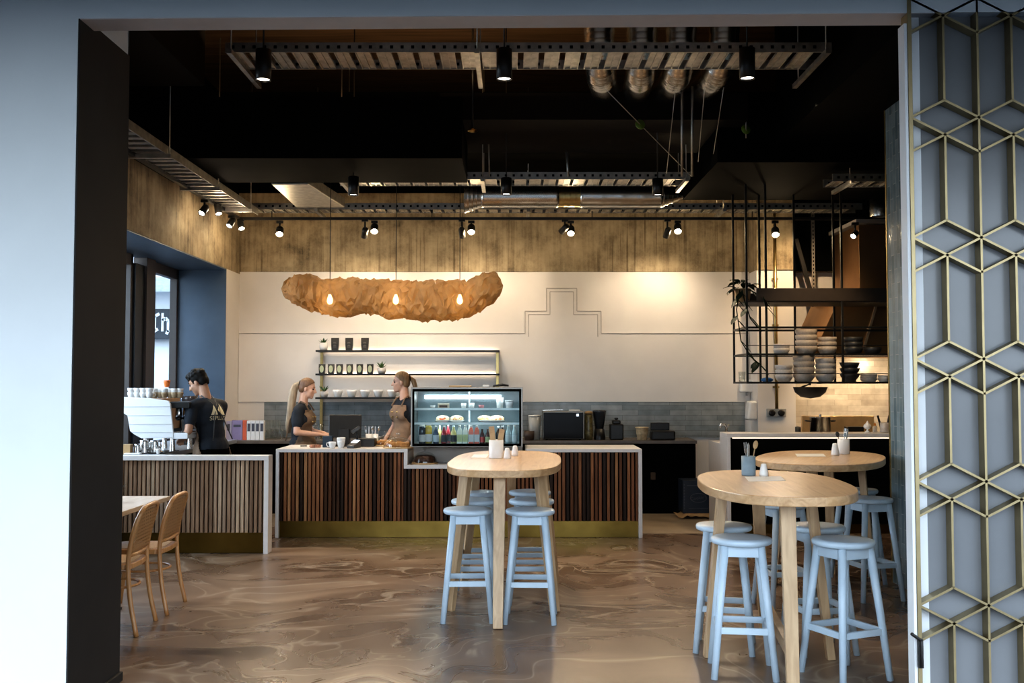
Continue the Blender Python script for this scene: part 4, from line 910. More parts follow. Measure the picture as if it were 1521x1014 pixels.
t = thing('table_plant', 'dark leafy sprig in a small pot on the left dining table', 'plant', (-2.99, 7.55, 0.7505))
MB().lathe([(0, 0), (0.035, 0), (0.045, 0.07), (0.04, 0.07), (0.03, 0.01), (0, 0.01)], n=20).build('pot', M['darkpot'], t)
g = MB(); rr = random.Random(2)
for k in range(12): a = rr.uniform(0, 6.3); g.leaf((0, 0, 0.06), (math.cos(a), math.sin(a), rr.uniform(0.5, 1.4)), rr.uniform(0.08, 0.14), 0.02, droop=0.2)
g.build('leaves', M['darkleaf'], t)
# ================================================================ PEOPLE
def person(label, loc, rz, H, skin, lean, hyaw, hpitch, arms, female, apron, hairfn, shoulder=0.185, apron_yaw=0.0):
    t = thing('person', label, 'person', loc, rz); s = H / 1.755
    t.scale = (s, s, s)
    d = Vector((math.sin(lean), 0, math.cos(lean))); pel = Vector((0, 0, 0.95))
    S = lambda k: pel + d * k
    sh = shoulder; nb = S(0.50); fw = Vector((math.cos(lean), 0, -math.sin(lean)))
    hm = Matrix.Rotation(hyaw, 3, 'Z') @ Matrix.Rotation(hpitch, 3, 'Y')
    hc = nb + (d * 0.6 + Vector((0, 0, 0.4))).normalized() * 0.10 + hm @ Vector((0.035, 0, 0.105))
    hp = lambda x, y, z: hc + hm @ Vector((x, y, z))
    rot = hm.to_euler()
    def torso(g, e, lo=-0.06):
        w = 0.0 if not female else -0.012
        g.ell(S(0.0), (0.115 + e, 0.165 + e + (0.01 if female else 0), 0.14 + e), Euler((0, lean, 0)))
        g.ell(S(0.16), (0.102 + e, 0.140 + e + w, 0.17 + e), Euler((0, lean, 0)))
        g.ell(S(0.33), (0.115 + e, 0.165 + e + w, 0.17 + e), Euler((0, lean, 0)))
        if female:
            for q in (-1, 1): g.ell(S(0.33) + fw * 0.075 + Vector((0, q * 0.07, 0)), (0.055 + e, 0.062 + e, 0.062 + e))
        for q in (-1, 1): g.cap(S(0.44) + Vector((0, q * 0.03, 0)), S(0.445) + Vector((0, q * (sh - 0.02), -0.01)), 0.072 + e, 0.055 + e)
    def legs(g, e, z0=0.09):
        for q in (-1, 1):
            g.cap((0.0, q * 0.085, 0.90), (0.015, q * 0.092, 0.50), 0.088 + e, 0.06 + e); g.cap((0.015, q * 0.092, 0.50), (-0.01, q * 0.095, z0), 0.058 + e, 0.04 + e)
    b = MB(); torso(b, 0.0); legs(b, 0.0)
    for q in (-1, 1): b.cap((-0.03, q * 0.095, 0.045), (0.13, q * 0.105, 0.03), 0.042, 0.03)
    b.cap(S(0.44), hp(-0.03, 0, -0.05), 0.062, 0.052)
    b.ell(hp(-0.012, 0, 0.035), (0.095, 0.074, 0.088), rot); b.ell(hp(0.028, 0, -0.03), (0.066, 0.058, 0.085), rot)
    b.ell(hp(0.066, 0, -0.092), (0.026, 0.028, 0.022), rot); b.ell(hp(0.066, 0, 0.032), (0.022, 0.05, 0.018), rot)
    b.cap(hp(0.084, 0, 0.022), hp(0.108, 0, -0.022), 0.009, 0.014); b.ell(hp(0.09, 0, -0.026), (0.016, 0.018, 0.010), rot)
    b.ell(hp(0.078, 0, -0.056), (0.018, 0.026, 0.008), rot); b.ell(hp(0.076, 0, -0.068), (0.018, 0.022, 0.008), rot)
    for q in (-1, 1):
        b.ell(hp(-0.008, q * 0.075, -0.008), (0.018, 0.010, 0.031), rot); b.ell(hp(0.05, q * 0.04, -0.02), (0.028, 0.02, 0.03), rot)
    for q, (el, wr) in zip((1, -1), arms):
        so = S(0.445) + Vector((0, q * sh, -0.015)); el, wr = Vector(el), Vector(wr)
        b.cap(so, el, 0.050, 0.040); b.cap(el, wr, 0.040, 0.026)
        f = (wr - el).normalized(); side = Vector((0, 0, 1)).cross(f).normalized(); up = f.cross(side)
        pm_ = wr + f * 0.055; mt = Matrix((f, side, up)).transposed()
        b.ell(pm_, (0.055, 0.040, 0.017), mt.to_euler())
        for k in range(4):
            o = (k - 1.5) * 0.019; ln = (0.036, 0.042, 0.040, 0.031)[k if q > 0 else 3 - k]
            a = wr + f * 0.092 + side * o; m_ = a + (f * 0.92 - up * 0.25) * ln + side * o * 0.15; e = m_ + (f * 0.6 - up * 0.8) * ln * 0.9
            b.cap(a - f * 0.02, m_, 0.0092, 0.0085, 8); b.cap(m_, e, 0.0085, 0.0072, 8)
        th = wr + f * 0.03 - side * q * 0.032
        b.cap(th, th + f * 0.038 - side * q * 0.022 - up * 0.012, 0.0125, 0.0105, 8); b.cap(th + f * 0.038 - side * q * 0.022 - up * 0.012, th + f * 0.068 - side * q * 0.018 - up * 0.028, 0.0105, 0.008, 8)
    remeshed(b, 'body', skin, t, 0.0068, 3)
    g = MB()
    for q in (-1, 1): g.ell(hp(0.0745, q * 0.03, 0.010), (0.011, 0.013, 0.010), rot, 10, 8)
    g.build('eyes', [pm('dark eye', (0.03, 0.02, 0.015), 0.2)], t)
    g = MB()
    for q in (-1, 1): g.bar(hp(0.083, q * 0.016, 0.036), hp(0.073, q * 0.05, 0.038), 0.008, 0.007)
    g.build('eyebrows', M['hairblack'] if not female else M['hairroot'], t)
    g = MB(); torso(g, 0.014)
    for q, (el, wr) in zip((1, -1), arms):
        so = S(0.445) + Vector((0, q * sh, -0.015)); el = Vector(el); g.cap(so, so.lerp(el, 0.62), 0.064, 0.062)
    shirt = remeshed(g, 'shirt', M['shirt'], t, 0.011, 5)
    g = MB(); legs(g, 0.012, 0.12); g.ell(S(-0.03), (0.125, 0.178, 0.13))
    remeshed(g, 'trousers', M['black'], t, 0.012, 5)
    g = MB()
    for q in (-1, 1): g.cap((-0.04, q * 0.095, 0.045), (0.14, q * 0.106, 0.036), 0.05, 0.04)
    remeshed(g, 'shoes', M['blackmetal'], t, 0.012, 4, trim=lambda v: v.z < 0.002)
    g = MB(); torso(g, 0.026); g.cap((0.0, 0, 0.95), (0.02, 0, 0.52), 0.205, 0.22)
    ca, sa = math.cos(apron_yaw), math.sin(apron_yaw)
    def tr(v):
        r = v - S((v.z - 0.95) / max(0.3, d.z)); lx, ly = r.x * ca + r.y * sa, -r.x * sa + r.y * ca
        h = (v.z - 0.95)
        lim = 0.145 if h > 0.18 else 0.145 + (0.18 - h) * 0.5
        return lx < 0.02 - max(0, 0.15 - h) * 0.25 or abs(ly) > lim or v.z > 0.95 + 0.44 * d.z or v.z < 0.5
    remeshed(g, 'apron', apron, t, 0.012, 6, trim=tr, solid=0.004)
    g = MB()
    for q in (-1, 1):
        a = S(0.43) + Matrix.Rotation(apron_yaw, 3, 'Z') @ (fw * 0.12 + Vector((0, q * 0.1, 0))); g.tube([a, S(0.49) + fw * 0.06 + Vector((0, q * 0.085, 0.028)), S(0.50) + Vector((0, q * 0.07, 0.042)), S(0.44) - fw * 0.10 + Vector((0, q * 0.03, 0)), S(0.30) - fw * 0.135 - Vector((0, q * 0.05, 0)), S(0.05) - fw * 0.145 - Vector((0, q * 0.13, 0))], 0.009 if female else 0.006, 6)
    g.build('apron_strap', apron if female else M['darkpot'], t)
    if female:
        g = MB()
        for q in (-0.05, 0.05):
            for z in (0.30, 0.36):
                c = S(z) + Matrix.Rotation(apron_yaw, 3, 'Z') @ (fw * 0.155 + Vector((0, q, 0))); g.ell(c, (0.012, 0.016, 0.009), None, 8, 6)
        g.build('apron_rivets', M['brass'], t)
    hairfn(t, hp, hm, rot, S, fw)
    return t, S, fw, d
def hair_short(t, hp, hm, rot, S, fw):
    g = MB(); g.ell(hp(-0.018, 0, 0.052), (0.102, 0.083, 0.088), rot); g.ell(hp(0.045, 0, 0.105), (0.045, 0.055, 0.03), rot); g.ell(hp(-0.06, 0, 0.0), (0.055, 0.07, 0.075), rot)
    rr = random.Random(4)
    for k in range(46):
        a = rr.uniform(0, 6.28); e = rr.uniform(0.2, 1.4); q = Vector((-0.018 + 0.098 * math.cos(a) * math.cos(e), 0.08 * math.sin(a) * math.cos(e), 0.052 + 0.086 * math.sin(e))); g.ell(hp(*q), (0.017, 0.017, 0.015), None, 8, 6)
    inv = hm.inverted(); c0 = hp(0, 0, 0)
    def tr(v):
        l = inv @ (v - c0); return (l.z < 0.055 and l.x > 0.03) or (l.z < -0.005 and l.x > -0.012 and abs(l.y) > 0.02) or l.z < -0.055
    remeshed(g, 'hair', M['hairblack'], t, 0.007, 2, trim=tr, solid=0.003)
def hair_tail(mt_top, mt_tail, ln, bun=False):
    def fn(t, hp, hm, rot, S, fw):
        g = MB(); g.ell(hp(-0.016, 0, 0.042), (0.099, 0.080, 0.092), rot); g.ell(hp(-0.05, 0, 0.0), (0.06, 0.072, 0.075), rot)
        inv = hm.inverted(); c0 = hp(0, 0, 0)
        def tr(v):
            l = inv @ (v - c0); return (l.z < 0.075 and l.x > 0.055) or (l.x > 0.0 and l.z < 0.02 + l.x * 1.0) or (l.z < -0.03 and l.x > -0.03) or l.z < -0.06
        h = remeshed(g, 'hair', mt_top, t, 0.007, 4, trim=tr, solid=0.003)
        g = MB(); a = hp(-0.112, 0, 0.045)
        pts = [hp(-0.09, 0, 0.04), a, hp(-0.150, 0, 0.01), hp(-0.165, 0, -0.06)]
        end = pts[-1]
        if ln > 0.3: pts += [end + Vector((-0.02, 0, -0.12)), end + Vector((-0.035, 0, -0.28)), end + Vector((-0.055, 0, -0.42)), end + Vector((-0.065, 0, -0.52))]; rad = [0.018, 0.024, 0.036, 0.044, 0.047, 0.044, 0.036, 0.012]
        else: pts += [end + Vector((0.0, 0, -0.07))]; rad = [0.02, 0.026, 0.032, 0.028, 0.01]
        for k in range(-1, 2): g.tube([Vector(p) + Vector((0.012 * k * (i > 1), 0.016 * k * (i > 1), 0)) for i, p in enumerate(pts)], [r * (1.0 if k == 0 else 0.75) for r in rad], 10)
        g.build('ponytail', mt_tail, t)
        MB().tube([hp(-0.108, 0, 0.045) + hm @ Vector((0, 0.028 * math.cos(k * math.pi / 8), 0.028 * math.sin(k * math.pi / 8))) for k in range(16)], 0.010, 6, closed=True).build('hair_tie', M['black'], t)
    return fn
# barista at the coffee machine
pb = Vector((X(319, 10.5), 10.5, 0))
tm, S, fw, d = person('young barista with short black hair bending over the coffee machine, dark shirt with printed back', pb, R(150), 1.80, M['skin1'], R(13), R(22), R(30),
    [((0.05, 0.29, 1.13), (0.21, 0.21, 1.06)), ((0.20, -0.22, 1.14), (0.33, -0.02, 1.07))], False, M['apron2'], hair_short, 0.20)
# printed mountain badge and lettering on the back of the shirt
bk = MB(); y_ = 0.045
nz = Matrix.Rotation(R(10), 3, 'Y') @ Matrix.Rotation(R(-90), 3, 'Z') @ Matrix.Rotation(R(90), 3, 'X')
def onback(u, v): return S(0.335 + v) + Vector((0, -u - 0.02, 0))
def backprint(polys, name, off):
    g = MB()
    for poly in polys:
        f0 = []
        for (u, v) in poly: f0.append(g.bm.verts.new(onback(u, v) - fw * off))
        g.face(f0)
    return g.build(name, pm('cream print', (0.75, 0.68, 0.48), 0.7), tm)
from mathutils.bvhtree import BVHTree
def drape(o, host, push=0.004):     # lay a flat print onto the cloth behind it
    bpy.context.view_layer.update(); dg = bpy.context.evaluated_depsgraph_get()
    ev = host.evaluated_get(dg); bv = BVHTree.FromPolygons([v.co.copy() for v in ev.data.vertices], [tuple(p.vertices) for p in ev.data.polygons])
    for v in o.data.vertices:
        hit = bv.ray_cast(v.co - fw * 0.3, fw)
        if hit[0] is not None: v.co = hit[0] - fw * push
shirt_o = [c for c in tm.children if c.name.startswith('shirt')][0]
def grid_poly(tri, n=7):
    out = []
    a, b, c = [Vector((*p, 0)) for p in tri]
    for i in range(n):
        for j in range(n - i):
            P = lambda ii, jj: tuple((a + (b - a) * ii / n + (c - a) * jj / n)[:2])
            out.append([P(i, j), P(i + 1, j), P(i, j + 1)])
            if j < n - i - 1: out.append([P(i + 1, j), P(i + 1, j + 1), P(i, j + 1)])
    return out
o = backprint(grid_poly([(-0.10, -0.02), (-0.045, 0.085), (-0.02, -0.02)]) + grid_poly([(0.02, -0.02), (0.035, 0.095), (0.11, -0.02)]) + grid_poly([(-0.01, 0.03), (0.02, 0.07), (0.015, -0.02)]), 'shirt_badge', 0.2); drape(o, shirt_o)
o = text_mesh('shirt_lettering', 'SEPLLIED', 0.058, MATS['cream print'], tm, 0.0)
for v in o.data.vertices: q = onback(v.co.x, v.co.y - 0.055); v.co = q - fw * 0.2
drape(o, shirt_o)
wa = Vector((X(447, 11.8), 11.8, 0))
person('woman with a long ash blonde ponytail facing the till screen, brown apron', wa, R(-6), 1.69, M['skin2'], R(3), R(4), R(13),
    [((0.05, 0.235, 1.12), (0.27, 0.12, 1.09)), ((0.03, -0.235, 1.12), (0.27, -0.10, 1.09))], True, M['apron'], hair_tail(M['hairroot'], M['hairblond'], 0.5), 0.165)
wb = Vector((X(603, 11.95), 11.95, 0))
person('woman with a short tied back ponytail and tan bib apron beside the food display case', wb, R(222), 1.76, M['skin2'], R(2), R(-38), R(4),
    [((-0.02, 0.25, 1.13), (0.12, 0.24, 0.98)), ((-0.02, -0.25, 1.13), (0.12, -0.24, 0.98))], True, M['apron2'], hair_tail(M['hairbrown'], M['hairbrown'], 0.1), 0.165)

# ================================================================ COFFEE MACHINE AND LEFT COUNTER
YM0, YM1 = 10.22, 11.0
t = thing('coffee_machine', 'white espresso machine with a ridged side panel, cups on top', 'coffee machine', (0, 0, 0))
prof = [(176, 589), (221, 591), (250, 595), (253, 600), (257.5, 643), (257.5, 650), (210, 651), (199, 645), (193, 640), (189, 617), (180, 612)]
pp = [(at(a, b, YM0).x, at(a, b, YM0).z) for a, b in prof]
MB().prism(pp, YM0, YM0 + 0.03).build('side_panel', M['machine'], t, 0.006, 3)
MB().prism([(x + (0.02 if x < -3.8 else -0.16), z - 0.008) for x, z in pp], YM1 - 0.03, YM1).build('side_panel', M['blackmetal'], t, 0.004)
g = MB()
for py, a, b in ((604, 184, 252.5), (617, 190, 254), (630, 192, 255.5), (642, 196, 257)): p, q = at(a, py, YM0), at(b, py - 0.5, YM0); g.bar((p.x, YM0 - 0.001, p.z), (q.x, YM0 - 0.001, q.z), 0.006, 0.006)
g.build('panel_groove', pm('soft grey line', (0.55, 0.56, 0.58), 0.5), t)
pz = lambda px, py: at(px, py, YM0)
lo, hi = pz(200, 645), pz(250, 596)
MB().box(-3.9, pz(246, 600).x - 0.10, YM0 + 0.03, YM1 - 0.03, pz(200, 640).z, pz(200, 592).z).build('body', M['copper'], t, 0.004)
MB().box(pz(244, 600).x - 0.01, pz(279, 600).x, YM0 + 0.05, YM1 - 0.05, pz(200, 606).z, pz(200, 597).z).build('group_hood', M['blackmetal'], t, 0.006)
MB().box(pz(255, 600).x, pz(279, 600).x, YM0 + 0.005, YM1 - 0.02, pz(200, 652).z, pz(200, 643).z).build('drip_tray', M['machine'], t, 0.006)
MB().box(pz(257, 600).x, pz(277, 600).x, YM0 + 0.02, YM1 - 0.05, pz(200, 643).z, pz(200, 642).z + 0.004).build('drip_grate', M['steel'], t)
for y in (YM0 + 0.18, YM0 + 0.42, YM0 + 0.64):
    c = Vector((pz(257, 600).x, y, pz(200, 618).z))
    gh = MB().lathe([(0.0, -0.01), (0.034, -0.01), (0.036, 0.02), (0.03, 0.075), (0.02, 0.09)], c, 20).build('group_head', M['steel'], t)
    MB().lathe([(0.0, -0.05), (0.02, -0.05), (0.034, -0.03), (0.034, -0.012), (0, -0.012)], c, 18).tube([c + Vector((0.03, 0, -0.025)), c + Vector((0.15, 0, -0.045))], 0.012, 8).build('portafilter', M['blackmetal'], gh)
    MB().tube([c + Vector((0.055, 0.09, 0.04)), c + Vector((0.075, 0.09, -0.03)), c + Vector((0.06, 0.09, -0.14))], 0.006, 8).build('steam_wand', M['steel'], t)
for x in (pz(212, 600).x, pz(252, 600).x):
    for y in (YM0 + 0.1, YM1 - 0.12): MB().lathe([(0.03, 0.94 - 0.94), (0.022, pz(200, 651).z - 0.941)], (x, y, 0.941), 14).build('leg', M['steel'], t)
ztop = pz(200, 592).z + 0.002
def cup(px, Y, z, m, label, r=0.04, h=0.062, cat='cup', nm='coffee_cup', group='cups on the coffee machine', handle=True, x=None):
    p = Vector((X(px, Y) if x is None else x, Y, z)); o = thing(nm, label, cat, p, rnd.uniform(-0.5, 0.5), group)
    MB().lathe([(0, 0), (r * 0.6, 0), (r * 0.72, h * 0.15), (r * 0.97, h * 0.7), (r, h), (r * 0.93, h), (r * 0.88, h * 0.6), (r * 0.5, h * 0.08), (0, h * 0.08)], n=22).build('cup_wall', M[m] if isinstance(m, str) else m, o)
    if handle: MB().tube([(r * 0.92, 0, h * 0.8), (r * 1.35, 0, h * 0.85), (r * 1.5, 0, h * 0.55), (r * 1.25, 0, h * 0.25), (r * 0.8, 0, h * 0.25)], 0.0048, 8).build('handle', M[m] if isinstance(m, str) else m, o)
    return o
ord_ = ['first', 'second', 'third', 'fourth', 'fifth', 'sixth', 'seventh', 'eighth']
for k in range(4):
    for lv in range(2 if k != 1 else 2): cup(196 + 8.9 * k, YM0 + 0.10, ztop + 0.001 + lv * 0.045, 'ceramic', f'white cup on the coffee machine, {ord_[k]} from the left in front, ' + ('upper' if lv else 'lower') + ' one', handle=True)
kr = pm('kraft paper', (0.46, 0.33, 0.20), 0.7)
for k in range(6):
    for lv in range(2): cup(231 + 7.2 * k, YM0 + 0.30 + 0.02 * (k % 2), ztop + 0.001 + lv * 0.04, (kr if lv == 0 else 'ceramic'), f'{"kraft" if lv == 0 else "white"} cup in the back row on the coffee machine, {ord_[k]} from the left, {"upper" if lv else "lower"}', 0.036, 0.062, handle=False, group='back row cups on the coffee machine', x=-3.75 + 0.052 * k - 0.02)
cup(247, YM0 + 0.32, ztop + 0.115, pm('orange cup', (0.75, 0.19, 0.03), 0.5), 'bright orange cup highest on top of the coffee machine', 0.035, 0.075, handle=False, x=-3.65)
# grinder behind the barista's head
t = thing('coffee_grinder', 'black coffee grinder standing behind the barista head', 'grinder', (-3.75, 11.6, 0.94))
MB().box(-0.09, 0.09, -0.12, 0.12, 0, 0.30).build('body', M['blackmetal'], t, 0.01); MB().lathe([(0.035, 0.30), (0.05, 0.36), (0.095, 0.52), (0.095, 0.56), (0, 0.56)], n=20).build('hopper', pm('smoky hopper', (0.06, 0.05, 0.05), 0.15), t)
def jug(px, Y, r, h, label):
    p = Vector((X(px, Y), Y, 0.9405)); o = thing('milk_jug', label, 'jug', p, R(-20), 'steel milk jugs')
    MB().lathe([(0, 0), (r, 0), (r * 1.02, h * 0.1), (r * 0.9, h * 0.55), (r * 0.72, h * 0.85), (r * 0.8, h), (r * 0.75, h), (r * 0.66, h * 0.85), (r * 0.8, h * 0.5), (0, 0.01)], n=26).build('jug_wall', M['steel'], o)
    MB().tube([(r * 0.75, 0, h * 0.85), (r * 1.4, 0, h * 0.85), (r * 1.5, 0, h * 0.5), (r * 0.95, 0, h * 0.25)], 0.006, 8).build('handle', M['steel'], o)
jug(216, 10.06, 0.052, 0.135, 'left steel milk jug in front of the coffee machine'); jug(231, 10.12, 0.050, 0.13, 'right steel milk jug in front of the coffee machine'); jug(206, 9.98, 0.036, 0.10, 'small steel milk jug at the left of the pair')
t = thing('cardboard_box', 'small brown box on the left counter beside the entrance pier', 'box', (X(191, 9.95), 9.95, 0.9405)); MB().box(-0.045, 0.045, -0.04, 0.04, 0, 0.10).build('box_wall', M['cardboard'], t, 0.003)
t = thing('counter_cloth', 'folded white cloth on the left counter edge', 'cloth', (X(200, 9.9), 9.89, 0.9455)); MB().box(-0.08, 0.08, -0.03, 0.03, 0, 0.012).build('cloth_fold', M['sheet'], t, 0.005)
_q = pb + Matrix.Rotation(R(150), 3, 'Z') @ Vector((0.36, 0.14, 0.0)); cup(266, _q.y, 0.99, 'ceramic', 'white takeaway cup held between the hands of the barista', 0.034, 0.095, handle=False, group=None, nm='takeaway_cup', x=_q.x)
cup(237, 9.98, 0.9405, 'ceramic', 'little white cup right of the steel milk jugs', 0.022, 0.055, handle=False, group='small white cups')
t = thing('rubber_mat', 'dark rubber tamping mat on the bench by the barista', 'mat', (-3.56, 10.2, 0.941)); MB().box(-0.08, 0.08, -0.2, 0.25, 0, 0.008).build('mat_pad', M['blackmetal'], t, 0.003)
t = thing('tamper', 'steel coffee tamper on the rubber mat by the barista', 'tamper', (-3.55, 10.08, 0.9495)); MB().lathe([(0, 0), (0.029, 0), (0.029, 0.012), (0.01, 0.02), (0.009, 0.05), (0.016, 0.06), (0.014, 0.08), (0, 0.085)], n=18).build('tamper_body', M['steel'], t)
# ================================================================ BACK BENCH ITEMS
ZB = 0.9255
def carton(name, label, px0, px1, Y, h, m, cat='box', dep=0.10, group=None, marks=None):
    x0_, x1_ = X(px0, Y), X(px1, Y); t = thing(name, label, cat, ((x0_ + x1_) / 2, Y, ZB), 0, group); w = (x1_ - x0_) / 2
    MB().box(-w, w, 0, dep, 0, h).build('carton_wall', m, t, 0.003)
    if marks:
        g = MB()
        for (a, b, c_, d_) in marks: g.box(-w + 2 * w * a, -w + 2 * w * b, -0.002, 0.0, h * c_, h * d_)
        g.build('printed_lettering', pm(label.split()[0] + ' print', (0.08, 0.08, 0.10), 0.6), t)
pur = pm('lilac carton', (0.28, 0.22, 0.36), 0.5)
carton('milk_carton', 'pale lilac carton at the left end of the back bench', 337, 345, 12.75, 0.24, pm('pale lilac carton', (0.5, 0.46, 0.58), 0.5), group='cartons at the left of the back bench', marks=[(0.2, 0.7, 0.5, 0.85)])
carton('milk_carton', 'wide purple carton pack on the back bench', 345.5, 361, 12.75, 0.25, pur, group='cartons at the left of the back bench', marks=[(0.15, 0.85, 0.66, 0.78)])
carton('milk_carton', 'orange red carton right of the purple pack', 361.5, 367, 12.75, 0.25, pm('orange carton', (0.65, 0.13, 0.06), 0.5), group='cartons at the left of the back bench')
for k in range(4): carton('milk_carton', ['leftmost white milk carton of four on the back bench', 'second white milk carton of four', 'third white milk carton of four', 'rightmost white milk carton of four, next to the glass jars'][k], 367.7 + 6.4 * k, 373.6 + 6.4 * k, 12.75, 0.245, M['sheet'], dep=0.07, group='white milk cartons', marks=[(0.15, 0.85, 0.45, 0.86)])
def jar(px, Y, z, r, h, label, fill=None):
    t = thing('glass_jar', label, 'jar', (X(px, Y), Y, z), 0, 'glass jars and tumblers on the back bench')
    MB().lathe([(0, 0.003), (r, 0.003), (r, h), (r * 0.93, h), (r * 0.93, 0.012), (0, 0.012)], n=20).build('jar_wall', M['glass'], t)
for k in range(4): jar(396.5 + 7.3 * k, 12.85, ZB, 0.030, 0.135, ['left glass tumbler of four on the back bench', 'second glass tumbler of four on the back bench', 'third glass tumbler of four on the back bench', 'right glass tumbler of four on the back bench'][k])
for k in range(3): jar(398 + 8.2 * k, 13.05, ZB, 0.034, 0.24, ['left tall glass jar behind the tumblers', 'middle tall glass jar behind the tumblers', 'right tall glass jar behind the tumblers'][k])
jar(468, 12.8, ZB, 0.036, 0.22, 'glass jug left of the till screen'); jar(478, 12.85, ZB, 0.036, 0.20, 'glass tumbler tower right of the woman hands')
# microwave and the things round it
t = thing('microwave', 'black microwave with steel trim on the back bench', 'microwave', (X(837, 12.72), 12.72, ZB))
w = (X(867, 12.72) - X(806, 12.72)) / 2; h = at(830, 611, 12.72).z - ZB
MB().box(-w, w, 0.005, 0.42, 0.012, h).build('body', M['steelcase'], t, 0.006)
dr = MB().box(-w + 0.006, w - 0.012, -0.012, 0.005, 0.02, h - 0.012).build('door', pm('black gloss', (0.008, 0.008, 0.009), 0.15, spec=0.12), t, 0.004)
MB().box(w - 0.10, w - 0.07, -0.014, -0.012, h - 0.06, h - 0.03).build('display', emis('clock glow', (0.8, 0.9, 1.0), 1.5), t)
g = MB()
for sx in (-1, 1):
    for y in (0.05, 0.36): g.lathe([(0.015, 0), (0.015, 0.013)], (sx * (w - 0.05), y, 0), 10)
g.build('foot', M['black'], t)
zm = ZB + h + 0.001
t = thing('tongs', 'steel tongs lying left on the microwave', 'tongs', (X(822, 12.8), 12.78, zm)); MB().bar((-0.14, 0, 0.012), (0.12, 0.01, 0.022), 0.012, 0.006).bar((-0.14, 0.02, 0.012), (0.12, 0.012, 0.022), 0.012, 0.006).build('tongs_arm', M['steel'], t)
t = thing('folded_cloth', 'white folded cloth lying right on the microwave', 'cloth', (X(853, 12.8), 12.78, zm)); MB().box(-0.07, 0.07, -0.04, 0.06, 0, 0.02).build('cloth_fold', M['sheet'], t, 0.008)
t = thing('plastic_tub', 'clear plastic tub of bags left of the microwave', 'tub', (X(794, 12.78), 12.78, ZB)); MB().lathe([(0, 0), (0.065, 0), (0.08, 0.30), (0.074, 0.30), (0.06, 0.01), (0, 0.01)], n=24).build('tub_wall', pm('frosted plastic', (0.42, 0.43, 0.42), 0.3), t); MB().lathe([(0, 0.30), (0.084, 0.30), (0.084, 0.315), (0, 0.32)], n=24).build('lid', M['ceramic'], t)
t = thing('plastic_tub', 'low brown tub at the foot of the clear tub', 'tub', (X(786, 12.7), 12.7, ZB)); MB().lathe([(0, 0), (0.06, 0), (0.065, 0.12), (0.06, 0.12), (0.055, 0.01), (0, 0.01)], n=20).build('tub_wall', pm('dark brown plastic', (0.07, 0.045, 0.035), 0.4), t)
t = thing('storage_jar', 'tall glass jar of green and gold packets right of the microwave', 'jar', (X(874, 12.8), 12.8, ZB)); MB().lathe([(0, 0), (0.05, 0), (0.055, 0.06), (0.05, 0.30), (0.04, 0.33), (0, 0.33)], n=20).build('jar_wall', pm('mottled packets', (0.14, 0.11, 0.045), 0.35, var=0.8, scale=22), t); MB().lathe([(0, 0.33), (0.05, 0.33), (0.05, 0.36), (0, 0.37)], n=20).build('lid', M['cardboard'], t)
t = thing('blender_jug', 'dark blender jug right of the tall packet jar', 'blender', (X(890, 12.85), 12.85, ZB)); MB().lathe([(0.075, 0), (0.075, 0.02), (0.06, 0.14), (0, 0.14)], n=20).build('base', M['blackmetal'], t); MB().lathe([(0, 0.14), (0.055, 0.14), (0.088, 0.36), (0.088, 0.375), (0, 0.38)], n=20).build('jug', pm('smoke jug', (0.03, 0.035, 0.042), 0.12), t)
t = thing('coffee_brewer', 'squat black brewer between the blender jug and the cup stack', 'brewer', (X(915, 12.85), 12.85, ZB)); MB().box(-0.085, 0.085, -0.09, 0.1, 0, 0.20).box(-0.05, 0.05, -0.07, 0.08, 0.20, 0.25).build('body', M['blackmetal'], t, 0.015); MB().lathe([(0.012, 0), (0.028, 0.02), (0.02, 0.03), (0, 0.03)], (0, 0, 0.25), 14).build('knob', M['blackmetal'], t)
t = thing('paper_cup_stack', 'stack of kraft paper cups on the back bench', 'cup stack', (X(953, 12.75), 12.75, ZB)); MB().lathe([(0, 0), (0.062, 0), (0.068, 0.07), (0.072, 0.072), (0.074, 0.085), (0.078, 0.15), (0.086, 0.153), (0.086, 0.165), (0, 0.16)], n=24).build('cup_wall', pm('cream kraft cup', (0.62, 0.48, 0.30), 0.6, var=0.2, scale=30), t)
t = thing('receipt_printer', 'black counter printer with open lid at the bench right end', 'printer', (X(983, 12.8), 12.78, ZB)); MB().box(-0.15, 0.15, -0.1, 0.12, 0, 0.12).build('body', M['blackmetal'], t, 0.02); MB().box(-0.14, 0.10, 0.06, 0.12, 0.12, 0.215).build('lid', M['blackmetal'], t, 0.008)
t = thing('kitchen_tap', 'dark bent tap behind the white kitchen pass', 'tap', (X(1078, 11.6), 11.6, 0.97)); MB().tube([(0, 0, 0), (0, 0, 0.17), (-0.02, 0, 0.2), (-0.06, 0, 0.2), (-0.08, 0, 0.17)], 0.014, 10).tube([(0.0, 0, 0.15), (0.03, 0, 0.2)], 0.009, 8).build('spout', M['steel'], t)
t = thing('floor_carton', 'dark blue carton of supplies on the floor under the back bench', 'carton', (X(1032, 12.45), 12.45, 0.055))
MB().box(-0.19, 0.19, -0.17, 0.17, 0, 0.40).build('carton_wall', pm('navy carton', (0.012, 0.02, 0.035), 0.5), t, 0.004)
MB().tube([(0.0 + 0.10 * math.cos(a), -0.173, 0.19 + 0.055 * math.sin(a)) for a in [2 * math.pi * k / 28 for k in range(28)]], 0.004, 6, closed=True).build('oval_emblem', pm('pale print', (0.42, 0.45, 0.45), 0.6), t)
o = text_mesh('carton_lettering', 'Cookers', 0.055, MATS['pale print'], t, 0.001); o.rotation_euler = (R(90), R(-8), 0); o.location = (0, -0.173, 0.19)
g = MB()
for k in range(9): g.box(-0.178, -0.168, -0.172, -0.170, 0.05 + 0.036 * k, 0.072 + 0.036 * k)
